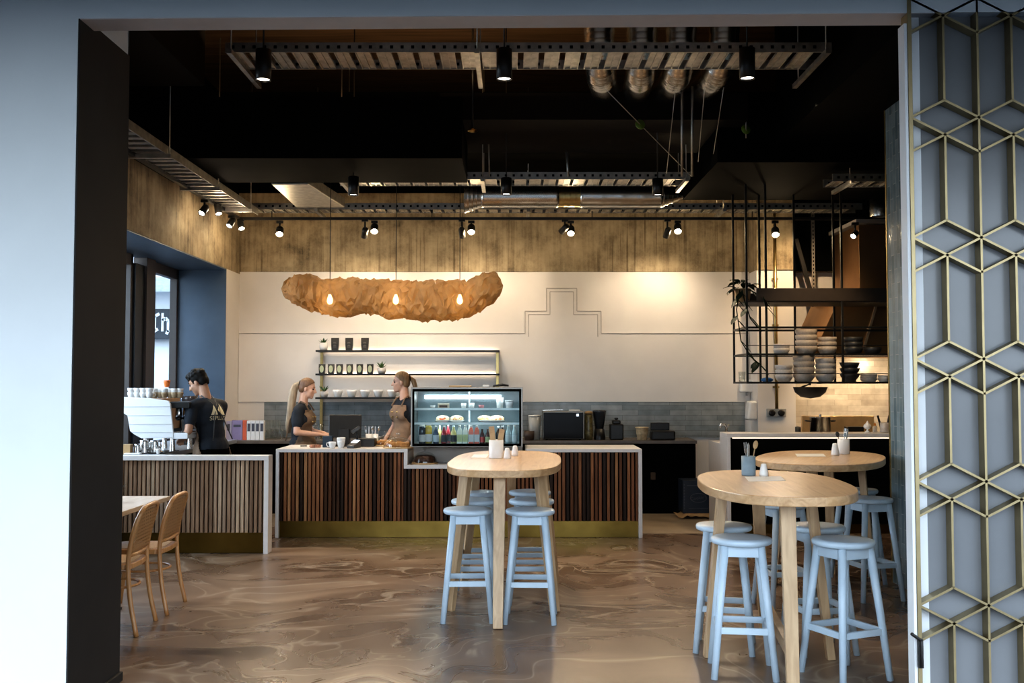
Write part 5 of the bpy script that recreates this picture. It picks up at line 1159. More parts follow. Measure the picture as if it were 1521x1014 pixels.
g.box(-0.14, 0.1, -0.172, -0.170, 0.335, 0.345); g.box(-0.12, 0.12, -0.172, -0.170, 0.06, 0.066); g.build('printed_lettering', MATS['pale print'], t)
t = thing('flattened_cardboard', 'crumpled brown cardboard sheet under the navy carton', 'cardboard', (X(1032, 12.42), 12.42, 0.004))
g = MB(); rr = random.Random(3); rows = [[g.bm.verts.new((-0.26 + 0.052 * i, -0.28 + 0.1 * j, 0.05 if (2 <= i <= 8 and j > 0) else rr.uniform(0.01, 0.05))) for j in range(5)] for i in range(11)]
for A, B in zip(rows, rows[1:]):
    for j in range(4): g.face([A[j], A[j + 1], B[j + 1], B[j]], True)
g.build('sheet', M['cardboard'], t, solid=0.008)

# ================================================================ SHELF ITEMS
def potplant(px, z, Y, r, h, label, m='pottery2', leaves=12, ln=0.12, wide=0.022, seed=1, upness=0.9):
    t = thing('succulent', label, 'plant', (X(px, Y), Y, z), 0, 'little potted plants on the wall shelf')
    MB().lathe([(0, 0), (r * 0.8, 0), (r, h * 0.4), (r, h), (r * 0.9, h), (r * 0.85, h * 0.8), (0, h * 0.8)], n=20).build('pot', M[m], t)
    g = MB(); rr = random.Random(seed)
    for k in range(leaves): a = 6.28 * k / leaves + rr.uniform(-.3, .3); g.leaf((0, 0, h * 0.8), (math.cos(a), math.sin(a), rr.uniform(0.4, upness * 2)), ln * rr.uniform(0.7, 1.1), wide, droop=0.15)
    g.build('leaves', M['leaf'], t)
YI = 13.1
potplant(480.5, ZS[0], YI, 0.055, 0.10, 'bushy little plant in a white pot on the top shelf', 'ceramic', 16, 0.11, 0.03, 1)
potplant(567, ZS[1], YI, 0.055, 0.075, 'spiky little plant on the middle shelf', 'pottery2', 10, 0.15, 0.024, 2, 1.2)
potplant(482, ZS[2], YI, 0.052, 0.075, 'spiky little plant at the left of the bottom shelf', 'pottery2', 10, 0.13, 0.024, 3, 1.0)
def pouch(px, z, w_, h, label, group, oval=False):
    t = thing('coffee_bag', label, 'bag', (X(px, YI), YI, z), 0, group)
    g = MB(); P = [(-w_ * .82, -0.03, 0), (w_ * .82, -0.03, 0), (w_ * .82, 0.03, 0), (-w_ * .82, 0.03, 0)]
    mid = [(-w_ * .93, -0.026, h * .5), (w_ * .93, -0.026, h * .5), (w_ * .93, 0.026, h * .5), (-w_ * .93, 0.026, h * .5)]
    T = [(-w_, -0.006, h), (w_, -0.006, h), (w_, 0.006, h), (-w_, 0.006, h)]
    g.hull8(P + mid); g.hull8(mid + T); g.build('pouch', pm('black pouch', (0.012, 0.011, 0.010), 0.4), t, 0.003)
    if oval:
        ob = MB().lathe([(0, 0), (1, 0)], (0, 0, 0), 28, Matrix(((w_ * .62, 0, 0), (0, 0, -1), (0, h * .38, 0)))).build('oval_label', pm('pale green oval', (0.58, 0.60, 0.38), 0.6), t)
        ob.location = (0, -0.031, h * .48)
    else:
        g = MB(); q = w_ * .42
        for k, (a, b) in enumerate([(0.25, q), (0.33, q), (0.41, q * .7), (0.56, q), (0.62, q * .8)]): g.box(-b, b, -0.0325, -0.030, h * a, h * (a + 0.028))
        g.build('label_print', pm('faint print', (0.22, 0.2, 0.18), 0.6), t)
for k, px in enumerate((497.5, 518.5, 542)): pouch(px, ZS[0], 0.052, 0.165, ['left tall black bag on the top shelf', 'middle tall black bag on the top shelf', 'right tall black bag on the top shelf'][k], 'tall black bags on the top shelf')
for k, px in enumerate((478.5, 492, 504.5, 519.5, 534.5, 550)): pouch(px, ZS[1], 0.044, 0.125, f'black tin-sized bag with pale oval label, {ord_[k]} from the left on the middle shelf', 'oval label bags on the middle shelf', True)
for k, px in enumerate((502, 522.5, 542.5, 562, 583)): cup(px, YI, ZS[2], 'ceramic', f'wide white mug, {ord_[k]} from the left on the bottom shelf', 0.065, 0.095, 'mug', 'mug', 'white mugs on the bottom shelf')

# ================================================================ CENTRAL COUNTER ITEMS
ZT_ = 0.9455
t = thing('till_screen', 'black point of sale screen seen from behind on the central counter', 'till', (X(512, 11.15), 11.15, ZT_))
g = MB(); w = (X(537, 11.15) - X(487, 11.15)) / 2; zh = at(512, 616, 11.15).z - ZT_; zl_ = at(512, 650, 11.15).z - ZT_
g.hull8([(-w * 0.92, 0.0, zl_), (w, 0.0, zl_), (w, 0.03, zl_), (-w * .92, 0.03, zl_), (-w * .98, 0.07, zh), (w * .96, 0.07, zh), (w * .96, 0.10, zh), (-w * .98, 0.10, zh)]); g.build('screen', M['blackmetal'], t, 0.008)
MB().box(-0.06, 0.06, -0.02, 0.06, 0.02, zl_ + 0.10).box(-0.12, 0.12, -0.08, 0.12, 0, 0.025).build('stand', M['blackmetal'], t, 0.006)
t = thing('card_box', 'dark blue gift box left of the white cups on the counter', 'box', (X(488, 10.98), 10.98, ZT_)); MB().box(-0.052, 0.052, -0.04, 0.04, 0, 0.125).build('box_wall', pm('dark teal card', (0.02, 0.04, 0.065), 0.6), t, 0.003)
cup(494.5, 10.84, ZT_, 'ceramic', 'small white cup on the central counter, handle to the left', 0.042, 0.068, group='white cups by the till').rotation_euler = (0, 0, R(180))
cup(507.5, 10.84, ZT_, 'ceramic', 'lower cup of the white takeaway stack by the till', 0.045, 0.085, handle=False, group='takeaway cup stack by the till', nm='takeaway_cup')
cup(507.5, 10.84, ZT_ + 0.03, 'ceramic', 'upper cup of the white takeaway stack by the till', 0.047, 0.085, handle=False, group='takeaway cup stack by the till', nm='takeaway_cup')
t = thing('card_terminal', 'black card payment terminal with lit screen on the counter', 'card terminal', (X(524, 10.84), 10.80, ZT_), R(-18))
MB().hull8([(-0.045, -0.03, 0), (0.045, -0.03, 0), (0.045, 0.14, 0), (-0.045, 0.14, 0), (-0.045, -0.03, 0.03), (0.045, -0.03, 0.03), (0.045, 0.14, 0.085), (-0.045, 0.14, 0.085)]).build('body', M['darkpot'], t, 0.008)
MB().hull8([(-0.036, 0.05, 0.056), (0.036, 0.05, 0.056), (0.036, 0.125, 0.080), (-0.036, 0.125, 0.080), (-0.036, 0.05, 0.059), (0.036, 0.05, 0.059), (0.036, 0.125, 0.0835), (-0.036, 0.125, 0.0835)]).build('screen', emis('terminal screen', (0.75, 0.88, 1.0), 1.3), t)
t = thing('barcode_scanner', 'black scanner on a bent stand in front of the till screen', 'scanner', (X(530, 11.0), 11.0, ZT_)); MB().tube([(0.01, 0, 0), (0.012, 0, 0.12), (0.0, -0.01, 0.17)], 0.012, 8).lathe([(0, 0), (0.05, 0), (0.05, 0.012), (0, 0.014)], n=18).build('stand', M['blackmetal'], t); MB().bar((-0.05, -0.02, 0.16), (0.04, 0, 0.22), 0.06, 0.04).build('head', M['darkpot'], t, 0.01)
t = thing('receipt_printer', 'low dark printer right of the till screen', 'printer', (X(545, 11.1), 11.12, ZT_)); MB().box(-0.10, 0.10, -0.08, 0.10, 0, 0.09).build('body', M['blackmetal'], t, 0.01)
t = thing('wrapped_bar', 'brown and white wrapped snack bar lying left of the blue box', 'snack bar', (X(470, 10.86), 10.86, ZT_)); MB().bar((-0.06, -0.03, 0.02), (0.05, 0.03, 0.02), 0.05, 0.035).build('wrapper', pm('striped wrapper', (0.35, 0.16, 0.10), 0.4, var=0.9, scale=35), t, 0.012)
t = thing('docket_paper', 'loose white dockets at the counter left end', 'paper', (X(447, 11.0), 11.0, ZT_)); MB().box(-0.09, 0.07, -0.06, 0.08, 0, 0.002).build('paper_sheet', M['sheet'], t)
t = thing('marker_pen', 'short black pen lying on the counter dockets', 'pen', (X(452, 11.05), 11.05, ZT_ + 0.003)); MB().tube([(-0.035, 0, 0.007), (0.035, 0.01, 0.007)], 0.006, 8).build('pen_barrel', M['black'], t)
for k, px in enumerate((548.5, 558)):
    p = Vector((X(px, 11.3), 11.3, ZT_)); pot('utensil_pot', ['left white cutlery pot behind the cake stands', 'right white cutlery pot behind the cake stands'][k], p, 0.036, 0.13, 'ceramic', 0, 'cutlery pots on the central counter')
    for j in range(3): utensil(['fork', 'knife', 'spoon'][j], ['fork', 'knife', 'spoon'][j] + ' standing in the ' + ['left', 'right'][k] + ' cutlery pot behind the cake stands', p + Vector((-0.01 + 0.01 * j, 0.0, 0.012)), (0.05 * j, -0.15 + 0.15 * j, 0.3 * j), 0.21, 'steel')
def cake_stand(px, Y, z, r, h, label, kind, boardw=0.0):
    t = thing('cake_dome', label, 'cake stand', (X(px, Y), Y, z), 0, 'glass cake domes')
    MB().lathe([(0, 0), (r * 1.08, 0), (r * 1.08, 0.014), (0, 0.014)], n=32).build('board', M['board'], t, 0.003)
    pr = [(r * math.cos(a), 0.0145 + h * math.sin(a) ** 0.9) for a in [R(q) for q in (0, 12, 25, 40, 55, 70, 82, 88)]]
    MB().lathe(pr + [(0.0, 0.0145 + h)], n=36).build('dome', M['glass'], t)
    MB().lathe([(0.008, h + 0.014), (0.010, h + 0.025), (0.024, h + 0.04), (0.024, h + 0.052), (0.012, h + 0.064), (0, h + 0.066)], n=18).build('dome_knob', M['glass'], t)
    return t
def cake(label, p, kind):
    t = thing('cake' if kind != 'pastry' else 'pastry', label, 'cake' if kind != 'pastry' else 'pastry', p, 0, None)
    if kind == 'choc':
        g = MB()
        prof = [(0.03, 0.0), (0.105, 0.0), (0.112, 0.03), (0.10, 0.062), (0.07, 0.075), (0.035, 0.066), (0.03, 0.0)]
        g.lathe(prof, n=40)
        for v in g.bm.verts: a = math.atan2(v.co.y, v.co.x); k = 1 + 0.06 * math.cos(a * 12); v.co.x *= k; v.co.y *= k
        g.build('cake_ring', M['choc'], t)
    elif kind == 'slice':
        MB().box(-0.10, 0.10, -0.06, 0.06, 0, 0.05).build('cake_block', M['cake'], t, 0.012)
    else:
        g = MB(); pts = [(-0.05 + 0.1 * k / 8, 0.02 * math.sin(3.14 * k / 8), 0.026) for k in range(9)]; g.tube(pts, [0.012 + 0.016 * math.sin(3.14 * k / 8) + 0.003 * (k % 2) for k in range(9)], 12); g.build('pastry_crust', M['cake'], t)
    return t
cake_stand(592, 10.86, ZT_, 0.155, 0.105, 'front glass dome over golden slices on the central counter', 'slice')
c0 = Vector((X(592, 10.86), 10.86, ZT_ + 0.0145)); cake('golden cake slab on the right under the front glass dome', c0 + Vector((0.03, -0.02, 0)), 'slice'); cake('golden pastry on the left under the front glass dome', c0 + Vector((-0.10, 0.0, 0)), 'pastry'); cake('golden pastry behind the slab under the front glass dome', c0 + Vector((0.0, 0.09, 0)), 'pastry')
cake_stand(574, 11.22, ZT_, 0.135, 0.11, 'rear glass dome over pastries, left of the front dome', 'pastry')
c0 = Vector((X(574, 11.22), 11.22, ZT_ + 0.0145))
for k, (a, b) in enumerate([(-0.05, -0.04), (0.05, -0.04), (0.0, 0.05)]): cake('croissant under the rear glass dome, ' + ['left', 'right', 'back'][k] + ' one', c0 + Vector((a, b, 0)), 'pastry')
cake_stand(631.5, 10.87, 0.7755, 0.134, 0.118, 'glass dome over a dark ring cake on the low ledge', 'choc'); cake('dark glazed ring cake under the dome on the low ledge', Vector((X(631.5, 10.87), 10.87, 0.79)), 'choc')

# ================================================================ DISPLAY CASE
YD0, YD1 = 10.78, 11.40
xl, xr = X(610.5, YD0), X(776.5, YD0); zb_, ztp = at(690, 663.5, YD0).z, at(690, 575, YD0).z
t = thing('display_case', 'glass fronted refrigerated food display case on the counter', 'display case')
MB().box(xl, xr, YD0, YD1, ztp - 0.035, ztp).box(xl, xr, YD0, YD1, zb_, zb_ + 0.025).box(xl, xl + 0.018, YD0, YD1, zb_ + 0.025, ztp - 0.035).box(xr - 0.018, xr, YD0, YD1, zb_ + 0.025, ztp - 0.035).build('cabinet', M['steelcase'], t, 0.003)
g = MB(); q = 0.035; e = 0.018; y = YD0 - 0.006
g.box(xl + e, xr - e, y, y + 0.008, ztp - 0.018 - q * .8, ztp - 0.018).box(xl + e, xr - e, y, y + 0.008, zb_ + 0.008, zb_ + 0.008 + q * 0.8).box(xl + e, xl + e + q * .6, y, y + 0.008, zb_ + 0.03, ztp - 0.04).box(xr - e - q * .6, xr - e, y, y + 0.008, zb_ + 0.03, ztp - 0.04)
g.build('front_border', M['black'], t)
MB().box(xl + 0.035, xr - 0.035, y + 0.001, y + 0.005, zb_ + 0.03, ztp - 0.042).build('front_glass', M['coldglass'], t)
MB().box(xl + 0.02, xr - 0.02, YD1 - 0.02, YD1 - 0.008, zb_ + 0.02, ztp - 0.03).build('back_panel', pm('pale teal back', (0.20, 0.265, 0.28), 0.3), t)
xm = (xl + xr) / 2; zt_a, zt_b = at(690, 592.3, YD1).z, at(690, 587, YD1).z
MB().box(xl + 0.10, xm - 0.01, YD1 - 0.03, YD1 - 0.021, zt_a + 0.004, zt_b + 0.004).box(xm + 0.02, xr - 0.24, YD1 - 0.03, YD1 - 0.021, zt_a + 0.004, zt_b + 0.004).build('rear_glass_glow', M['coldstrip'], t)  # glowing bars stand in for the white-lit rear door glass
MB().box(xm - 0.008, xm + 0.012, YD1 - 0.035, YD1 - 0.02, zb_ + 0.02, ztp - 0.03).build('rear_mullion', M['steel'], t)
MB().box(xl + 0.05, xr - 0.05, YD0 + 0.03, YD0 + 0.05, ztp - 0.045, ztp - 0.036).build('light_strip', M['coldstrip'], t)
zsf = [at(690, 606.5, YD0 + 0.1).z, at(690, 628, YD0 + 0.1).z]; y1s = YD0 + 0.08
for z in zsf:
    sh_ = MB().box(xl + 0.03, xr - 0.03, y1s, YD1 - 0.05, z - 0.004, z).build('shelf', M['coldglass'], t)
    MB().box(xl + 0.03, xr - 0.03, y1s - 0.006, y1s, z - 0.018, z + 0.006).build('shelf_edge', pm('pale shelf edge', (0.72, 0.80, 0.84), 0.3), sh_)
    g = MB()
    for k in range(24): g.box(xl + 0.06 + k * 0.045, xl + 0.085 + k * 0.045, y1s + 0.16, y1s + 0.18, z, z + 0.003); g.box(xl + 0.06 + k * 0.045, xl + 0.085 + k * 0.045, y1s + 0.04, y1s + 0.055, z, z + 0.003)
    g.build('shelf_slot', pm('slot grey', (0.15, 0.2, 0.22), 0.5), sh_)
MB().box(xl + 0.0, xr - 0.0, YD0 + 0.33, YD1, 0.7755, zb_).build('plinth', M['beigegrey'], t)
for z in [ztp - 0.05, zsf[0] - 0.03, zsf[1] - 0.03]: area('case_lamp', (xm, YD0 + 0.18, z), (xm, YD0 + 0.24, z - 1), 1.1, 0.05, 2.2, (0.86, 0.95, 1.0))
def bottle(px, label, body, lab=None, cap='ceramic', kind='round', r=0.03, h=0.19, Y=YD0 + 0.12, liquid=None):
    p = Vector((X(px, Y), Y, zb_ + 0.0255)); o = thing('drink_bottle', label, 'bottle', p, 0, 'bottled drinks in the display case')
    bm_ = pm('drink ' + body[0], body[1], 0.15, coat=0.3)
    if kind == 'square':
        g = MB().box(-r, r, -r, r, 0, h * 0.68); g.hull8([(-r, -r, h * .68), (r, -r, h * .68), (r, r, h * .68), (-r, r, h * .68), (-r * .45, -r * .45, h * .88), (r * .45, -r * .45, h * .88), (r * .45, r * .45, h * .88), (-r * .45, r * .45, h * .88)]); g.build('bottle_wall', bm_, o, 0.004)
        MB().lathe([(r * .45, h * .88), (r * .5, h * .88), (r * .5, h), (0, h)], n=14).build('cap', M[cap], o)
        if lab: MB().box(-r - 0.001, r + 0.001, -r - 0.001, r + 0.001, h * .12, h * .5).build('label_band', pm('label ' + lab[0], lab[1], 0.6), o)
    else:
        pr = [(0, 0), (r, 0), (r, h * .55), (r * .8, h * .66), (r * .4, h * .82), (r * .36, h * .92)] if kind == 'round' else [(0, 0), (r, 0), (r, h * .78), (r * .85, h * .84), (r * .7, h * .9)]
        MB().lathe(pr + [(0, pr[-1][1])], n=18).build('bottle_wall', bm_, o)
        MB().lathe([(pr[-1][0] * 1.1, pr[-1][1]), (pr[-1][0] * 1.15, h), (0, h)], n=14).build('cap', M[cap], o)
        if lab: MB().lathe([(r * 1.015, h * .12), (r * 1.015, h * .48)], n=18).build('label_band', pm('label ' + lab[0], lab[1], 0.6), o)
pale, dk, grn = ('pale', (0.62, 0.64, 0.66)), ('dark', (0.02, 0.02, 0.022)), ('lime', (0.5, 0.56, 0.3))
bottle(627.5, 'dark squat juice bottle with pale label at the case left end', ('ink', (0.02, 0.03, 0.045)), pale, kind='wide', r=0.038, h=0.21)
bottle(637, 'yellow juice bottle with pale label in the display case', ('yellow', (0.62, 0.45, 0.06)), pale, kind='wide', r=0.038, h=0.225)
bottle(648, 'navy bottle with a pale blue label in the display case', ('navy', (0.03, 0.06, 0.11)), ('sky', (0.5, 0.58, 0.66)), r=0.031, h=0.20)
bottle(653.5, 'clear yellow bottle behind the navy one', ('straw', (0.62, 0.56, 0.2)), None, r=0.025, h=0.2, Y=YD0 + 0.22)
bottle(660, 'deep red bottle with a black label in the display case', ('red', (0.30, 0.01, 0.02)), dk, r=0.033, h=0.20)
bottle(666, 'second deep red bottle, half hidden behind the first', ('red', (0.30, 0.01, 0.02)), dk, r=0.028, h=0.205, Y=YD0 + 0.22)
bottle(674, 'pale yellow bottle with a broad black label', ('lemon', (0.62, 0.56, 0.24)), dk, 'ceramic', r=0.034, h=0.20)
bottle(683, 'left white and lime square bottle in the display case', ('white', (0.70, 0.74, 0.66)), grn, kind='square', r=0.027, h=0.205)
bottle(691.3, 'right white and lime square bottle in the display case', ('white', (0.70, 0.74, 0.66)), grn, kind='square', r=0.027, h=0.205)
bottle(700, 'left coral square bottle with a pale label', ('coral', (0.70, 0.16, 0.10)), pale, kind='square', r=0.027, h=0.205)
bottle(708.5, 'right coral square bottle with a pale label', ('coral', (0.70, 0.16, 0.10)), pale, kind='square', r=0.027, h=0.205)
bottle(716.5, 'small dark bottle with a red label in the display case', ('cola', (0.05, 0.015, 0.012)), ('scarlet', (0.55, 0.08, 0.07)), 'black', r=0.027, h=0.16)
bottle(724.5, 'small dark bottle with a green label in the display case', ('cola', (0.05, 0.015, 0.012)), grn, 'black', r=0.027, h=0.16)
for k, px in enumerate((732.5, 740, 746.5)): bottle(px, ['left', 'middle', 'right'][k] + ' dark brown bottle of the three in the display case', ('brown', (0.035, 0.018, 0.01)), None, 'steel', r=0.025, h=0.18 + 0.01 * k, Y=YD0 + 0.16)
for k, px in enumerate((755, 764)): bottle(px, ['left', 'right'][k] + ' clear water bottle at the case right end', ('water', (0.55, 0.66, 0.68)), ('ice', (0.7, 0.76, 0.78)), r=0.03, h=0.205)
def plate(px, z, Y, label, rx, group):
    o = thing('plate', label, 'plate', (X(px, Y), Y, z + 0.001), 0, group)
    MB().lathe([(0, 0), (rx * 0.6, 0), (rx * 0.9, 0.016), (rx, 0.028), (rx * 0.96, 0.028), (rx * 0.8, 0.012), (0, 0.006)], n=32).build('plate_rim', M['ceramic'], o)
def wrap(px, z, Y, label, c, ln=0.09, yaw=0.3):
    o = thing('sandwich', label, 'sandwich', (X(px, Y), Y, z + 0.008), yaw, 'filled sandwiches in the display case')
    g = MB(); pts = [(-ln + 2 * ln * k / 6, 0, 0.03 + 0.012 * math.sin(3.14 * k / 6)) for k in range(7)]; g.tube(pts, [0.016, 0.026, 0.030, 0.031, 0.030, 0.026, 0.016], 14); g.build('bread', pm('pale toasted bread', (0.66, 0.50, 0.30), 0.7, var=0.25, scale=30), o)
    g = MB(); rr = random.Random(int(px))
    for k in range(9): g.ell((rr.uniform(-ln * .7, ln * .7), -0.022 + rr.uniform(-0.008, 0.006), 0.032 + rr.uniform(-0.008, 0.014)), (0.014, 0.010, 0.008), Euler((rr.uniform(0, 3), rr.uniform(0, 3), 0)), 8, 6)
    g.build('filling', pm('filling ' + label.split()[0], c, 0.5, var=0.5, scale=40), o)
Ysh = YD0 + 0.24
plate(657, zsf[1], Ysh, 'left white plate of sandwiches on the case lower shelf', 0.085, 'plates in the display case'); plate(679, zsf[1], Ysh, 'second white plate of sandwiches on the case lower shelf', 0.085, 'plates in the display case'); plate(731, zsf[1], Ysh, 'right white platter of wraps on the case lower shelf', 0.152, 'plates in the display case')
wrap(658, zsf[1], Ysh, 'red filled roll on the left plate in the case', (0.45, 0.10, 0.03), 0.07); wrap(679, zsf[1], Ysh, 'brown filled roll on the second plate in the case', (0.35, 0.15, 0.05), 0.07)
wrap(720, zsf[1], Ysh, 'cheese wrap at the left of the platter in the case', (0.6, 0.45, 0.15), 0.075, 0.1); wrap(738, zsf[1], Ysh, 'meat wrap at the right of the platter in the case', (0.40, 0.16, 0.06), 0.08, -0.1)
YU = YD0 + 0.22
def tub(px, r, h, label, m, group='tubs on the case upper shelf', lid=None):
    o = thing('food_tub', label, 'tub', (X(px, YU), YU, zsf[0] + 0.001), 0, group); MB().lathe([(0, 0), (r * .8, 0), (r, h), (r * .92, h), (r * .72, 0.006), (0, 0.006)], n=20).build('tub_wall', m, o)
    if lid: MB().lathe([(0, h + 0.0005), (r * 1.08, h + 0.0005), (r * 1.08, h + 0.012), (0, h + 0.014)], n=20).build('lid', lid, o)
tub(689, 0.03, 0.055, 'left little white tub at the middle of the case upper shelf', M['ceramic']); tub(701, 0.03, 0.058, 'right little white tub at the middle of the case upper shelf', M['ceramic'])
tub(742.5, 0.042, 0.115, 'tall white paper tub at the right of the case upper shelf', M['ceramic']); tub(756.5, 0.044, 0.075, 'lidded tub with dark berries at the right of the upper shelf', pm('yoghurt tub', (0.62, 0.6, 0.6), 0.3), lid=M['grey'])
tub(715, 0.032, 0.035, 'low tub with pink topping on the case upper shelf', pm('pink topping', (0.5, 0.2, 0.2), 0.5)); tub(643, 0.03, 0.03, 'low white tub at the left of the case upper shelf', M['ceramic'])
t = thing('loaf_box', 'open kraft box with a dark loaf on the case upper shelf', 'box', (X(659, YU), YU, zsf[0] + 0.001)); MB().box(-0.062, 0.062, -0.04, 0.04, 0, 0.052).build('box_wall', pm('cream card', (0.55, 0.46, 0.34), 0.6), t, 0.003); MB().box(-0.045, 0.045, -0.043, -0.039, 0.008, 0.034).build('loaf', pm('dark loaf', (0.10, 0.06, 0.04), 0.7), t, 0.001)
t = thing('serving_tongs', 'dark tongs lying on top of the display case', 'tongs', (X(742, YD0 + 0.25), YD0 + 0.25, ztp + 0.001)); MB().tube([(-0.07, 0, 0.012), (0.03, 0.01, 0.03), (0.1, 0.02, 0.016)], 0.011, 8).tube([(-0.07, 0, 0.012), (0.03, 0.03, 0.02), (0.1, 0.03, 0.016)], 0.009, 8).build('tongs_arm', M['darkpot'], t)
t = thing('chopping_board', 'thin wooden board lying on top of the display case', 'board', (X(684, YD0 + 0.3), YD0 + 0.3, ztp + 0.001)); MB().box(-0.12, 0.12, -0.12, 0.12, 0, 0.018).build('board_slab', M['board'], t, 0.004)
t = thing('napkin_stack', 'small stack of white napkins left of the tongs on the case', 'napkins', (X(722, YD0 + 0.2), YD0 + 0.2, ztp + 0.001)); MB().box(-0.035, 0.035, -0.05, 0.05, 0, 0.025).build('napkin_fold', M['sheet'], t, 0.004)

# ================================================================ KITCHEN
YH = 12.1
t = thing('range_hood', 'copper toned extraction hood above the kitchen range', 'range hood')
a, b_, c_ = at(1207, 528, YH), at(1222, 430, YH), at(1281, 430, YH)
MB().prism([(a.x, a.z), (b_.x + 0.25, b_.z), (6.0, b_.z), (6.3, a.z)], YH, YB - 0.07).build('canopy', M['copper'], t, 0.004)
MB().box(c_.x, 5.6, YH + 0.1, YB - 0.08, b_.z, at(1281, 332, YH).z).build('flue', M['copper'], t, 0.004)
zf = at(1281, 330, YH).z; MB().box(c_.x - 0.05, 5.7, YH + 0.05, YB - 0.08, zf, zf + 0.05).build('flue_flange', M['beigegrey'], t, 0.004)
MB().bar(at(1284, 515, YH - 0.01), at(1303, 448, YH - 0.01), 0.012, 0.03).build('highlight_strip', pm('painted copper highlight', (0.8, 0.62, 0.42), 0.35, 0.7), t)  # pale bar paints the diagonal highlight on the copper
t = thing('cooking_range', 'steel kitchen range with a tall splash plate behind the pass', 'stove')
xg0, xg1 = X(1190, 12.9), X(1297, 12.9)
MB().box(xg0, 5.0, 12.25, 12.98, 0.0, 0.97).build('oven_body', M['steel'], t, 0.006)
MB().box(xg0, xg1, 12.90, 12.94, 0.97, at(1200, 617.5, 12.9).z).build('splash_plate', pm('painted warm steel reflection', (0.58, 0.42, 0.24), 0.35, 0.9, 0.15, 6), t, 0.004)  # warm reflection put into the base colour of the steel
MB().box(X(1262, 12.5), X(1296, 12.5), 12.45, 12.75, 0.97, 1.03).box(X(1262, 12.5), X(1286, 12.5), 12.6, 12.75, 1.04, 1.10).build('grate', M['blackmetal'], t, 0.004)
t = thing('stock_pot', 'tall steel stock pot on the range behind the pass', 'pot', (X(1217, 12.5), 12.5, 0.9705)); rp = X(1232, 12.5) - X(1217, 12.5)
hp_ = at(1217, 620, 12.5).z - 0.97
MB().lathe([(0, 0), (rp, 0), (rp, hp_), (rp * 1.04, hp_), (rp * 1.04, hp_ + 0.008), (0, hp_ + 0.012)], n=32).build('pot_wall', M['steel'], t)
MB().lathe([(0.012, hp_ + 0.01), (0.012, hp_ + 0.03), (0.022, hp_ + 0.035), (0, hp_ + 0.045)], n=14).build('lid_knob', M['steel'], t)
for s in (-1, 1): MB().tube([(s * rp, -0.04, hp_ * .82), (s * (rp + 0.05), -0.035, hp_ * .84), (s * (rp + 0.05), 0.035, hp_ * .84), (s * rp, 0.04, hp_ * .82)], 0.008, 8).build('handle', M['blackmetal'], t)
t = thing('spice_tin', 'dark tin left of the range splash plate', 'tin', (X(1184, 12.6), 12.6, 0.0)); MB().box(-0.08, xg0 - X(1184, 12.6) - 0.005, -0.1, 0.2, 0, 0.95).build('stand', M['black'], t); MB().lathe([(0, 0.95), (0.036, 0.95), (0.036, 1.10), (0, 1.105)], (0, 0, 0), 16).build('tin_wall', M['darkpot'], t)
t = thing('table_ornament', 'white spade shaped ornament standing on the kitchen pass', 'ornament', (X(1287, 11.1), 11.1, ZK + 0.0005)); MB().lathe([(0, 0), (0.035, 0), (0.034, 0.006), (0.012, 0.02), (0.009, 0.035), (0.03, 0.045), (0.044, 0.062), (0.038, 0.085), (0.016, 0.105), (0.004, 0.13), (0, 0.132)], n=24).build('ornament_body', M['ceramic'], t)
t = thing('knife_holder', 'clear knife holder with two black handled knives on the pass', 'knife holder', (X(1312, 11.1), 11.1, ZK + 0.0005)); MB().lathe([(0, 0.003), (0.045, 0.003), (0.048, 0.11), (0.045, 0.11), (0.042, 0.008), (0, 0.008)], n=20).build('holder_wall', M['pottery2'], t)
for k in (0, 1):
    o = thing('kitchen_knife', ['left', 'right'][k] + ' black handled knife standing in the holder on the pass', 'knife', (X(1308.5 + 6 * k, 11.1), 11.1, ZK + 0.012), 0, 'knives in the holder'); o.rotation_euler = (0, (-0.25, 0.22)[k], 0)
    MB().box(-0.012, 0.012, -0.0012, 0.0012, 0, 0.10).build('blade', M['steel'], o); MB().bar((0, 0, 0.10), (0, 0, 0.185), 0.022, 0.014).build('handle', M['blackmetal'], o, 0.004)
t = thing('squeeze_bottle', 'small clear bottle with orange cap on the kitchen pass', 'bottle', (X(1298, 11.15), 11.15, ZK + 0.0005)); MB().lathe([(0, 0), (0.024, 0), (0.024, 0.06), (0.012, 0.075), (0, 0.075)], n=16).build('bottle_wall', M['pottery2'], t); MB().lathe([(0.013, 0.075), (0.012, 0.1), (0, 0.105)], n=12).build('cap', pm('orange cap', (0.6, 0.25, 0.06), 0.5), t)
# wall fittings on the pilaster
t = thing('copper_pipe', 'gold pipe running down the white pilaster to the sockets', 'pipe'); x = X(1153, 12.86); MB().tube([(x, 12.86, at(1153, 607, 12.86).z), (x, 12.86, 3.9)], 0.021, 14).build('pipe_run', M['brass'], t)
g = MB()
for z in (1.6, 2.4, 3.0): g.box(x - 0.04, x + 0.04, 12.87, 12.895, z - 0.012, z + 0.012)
g.build('clip', M['brass'], t)
t = thing('power_socket', 'double round black socket on the pilaster under the gold pipe', 'socket', (x, 12.899, at(1153, 613, 12.86).z))
MB().box(-0.125, 0.125, -0.03, 0, -0.055, 0.055).build('plate', M['grey'], t, 0.006)
for s in (-1, 1): MB().lathe([(0.043, 0), (0.043, 0.012), (0.02, 0.016), (0, 0.016)], (s * 0.06, -0.03, 0), 22, Euler((R(90), 0, 0)).to_matrix()).build('outlet', M['blackmetal'], t)
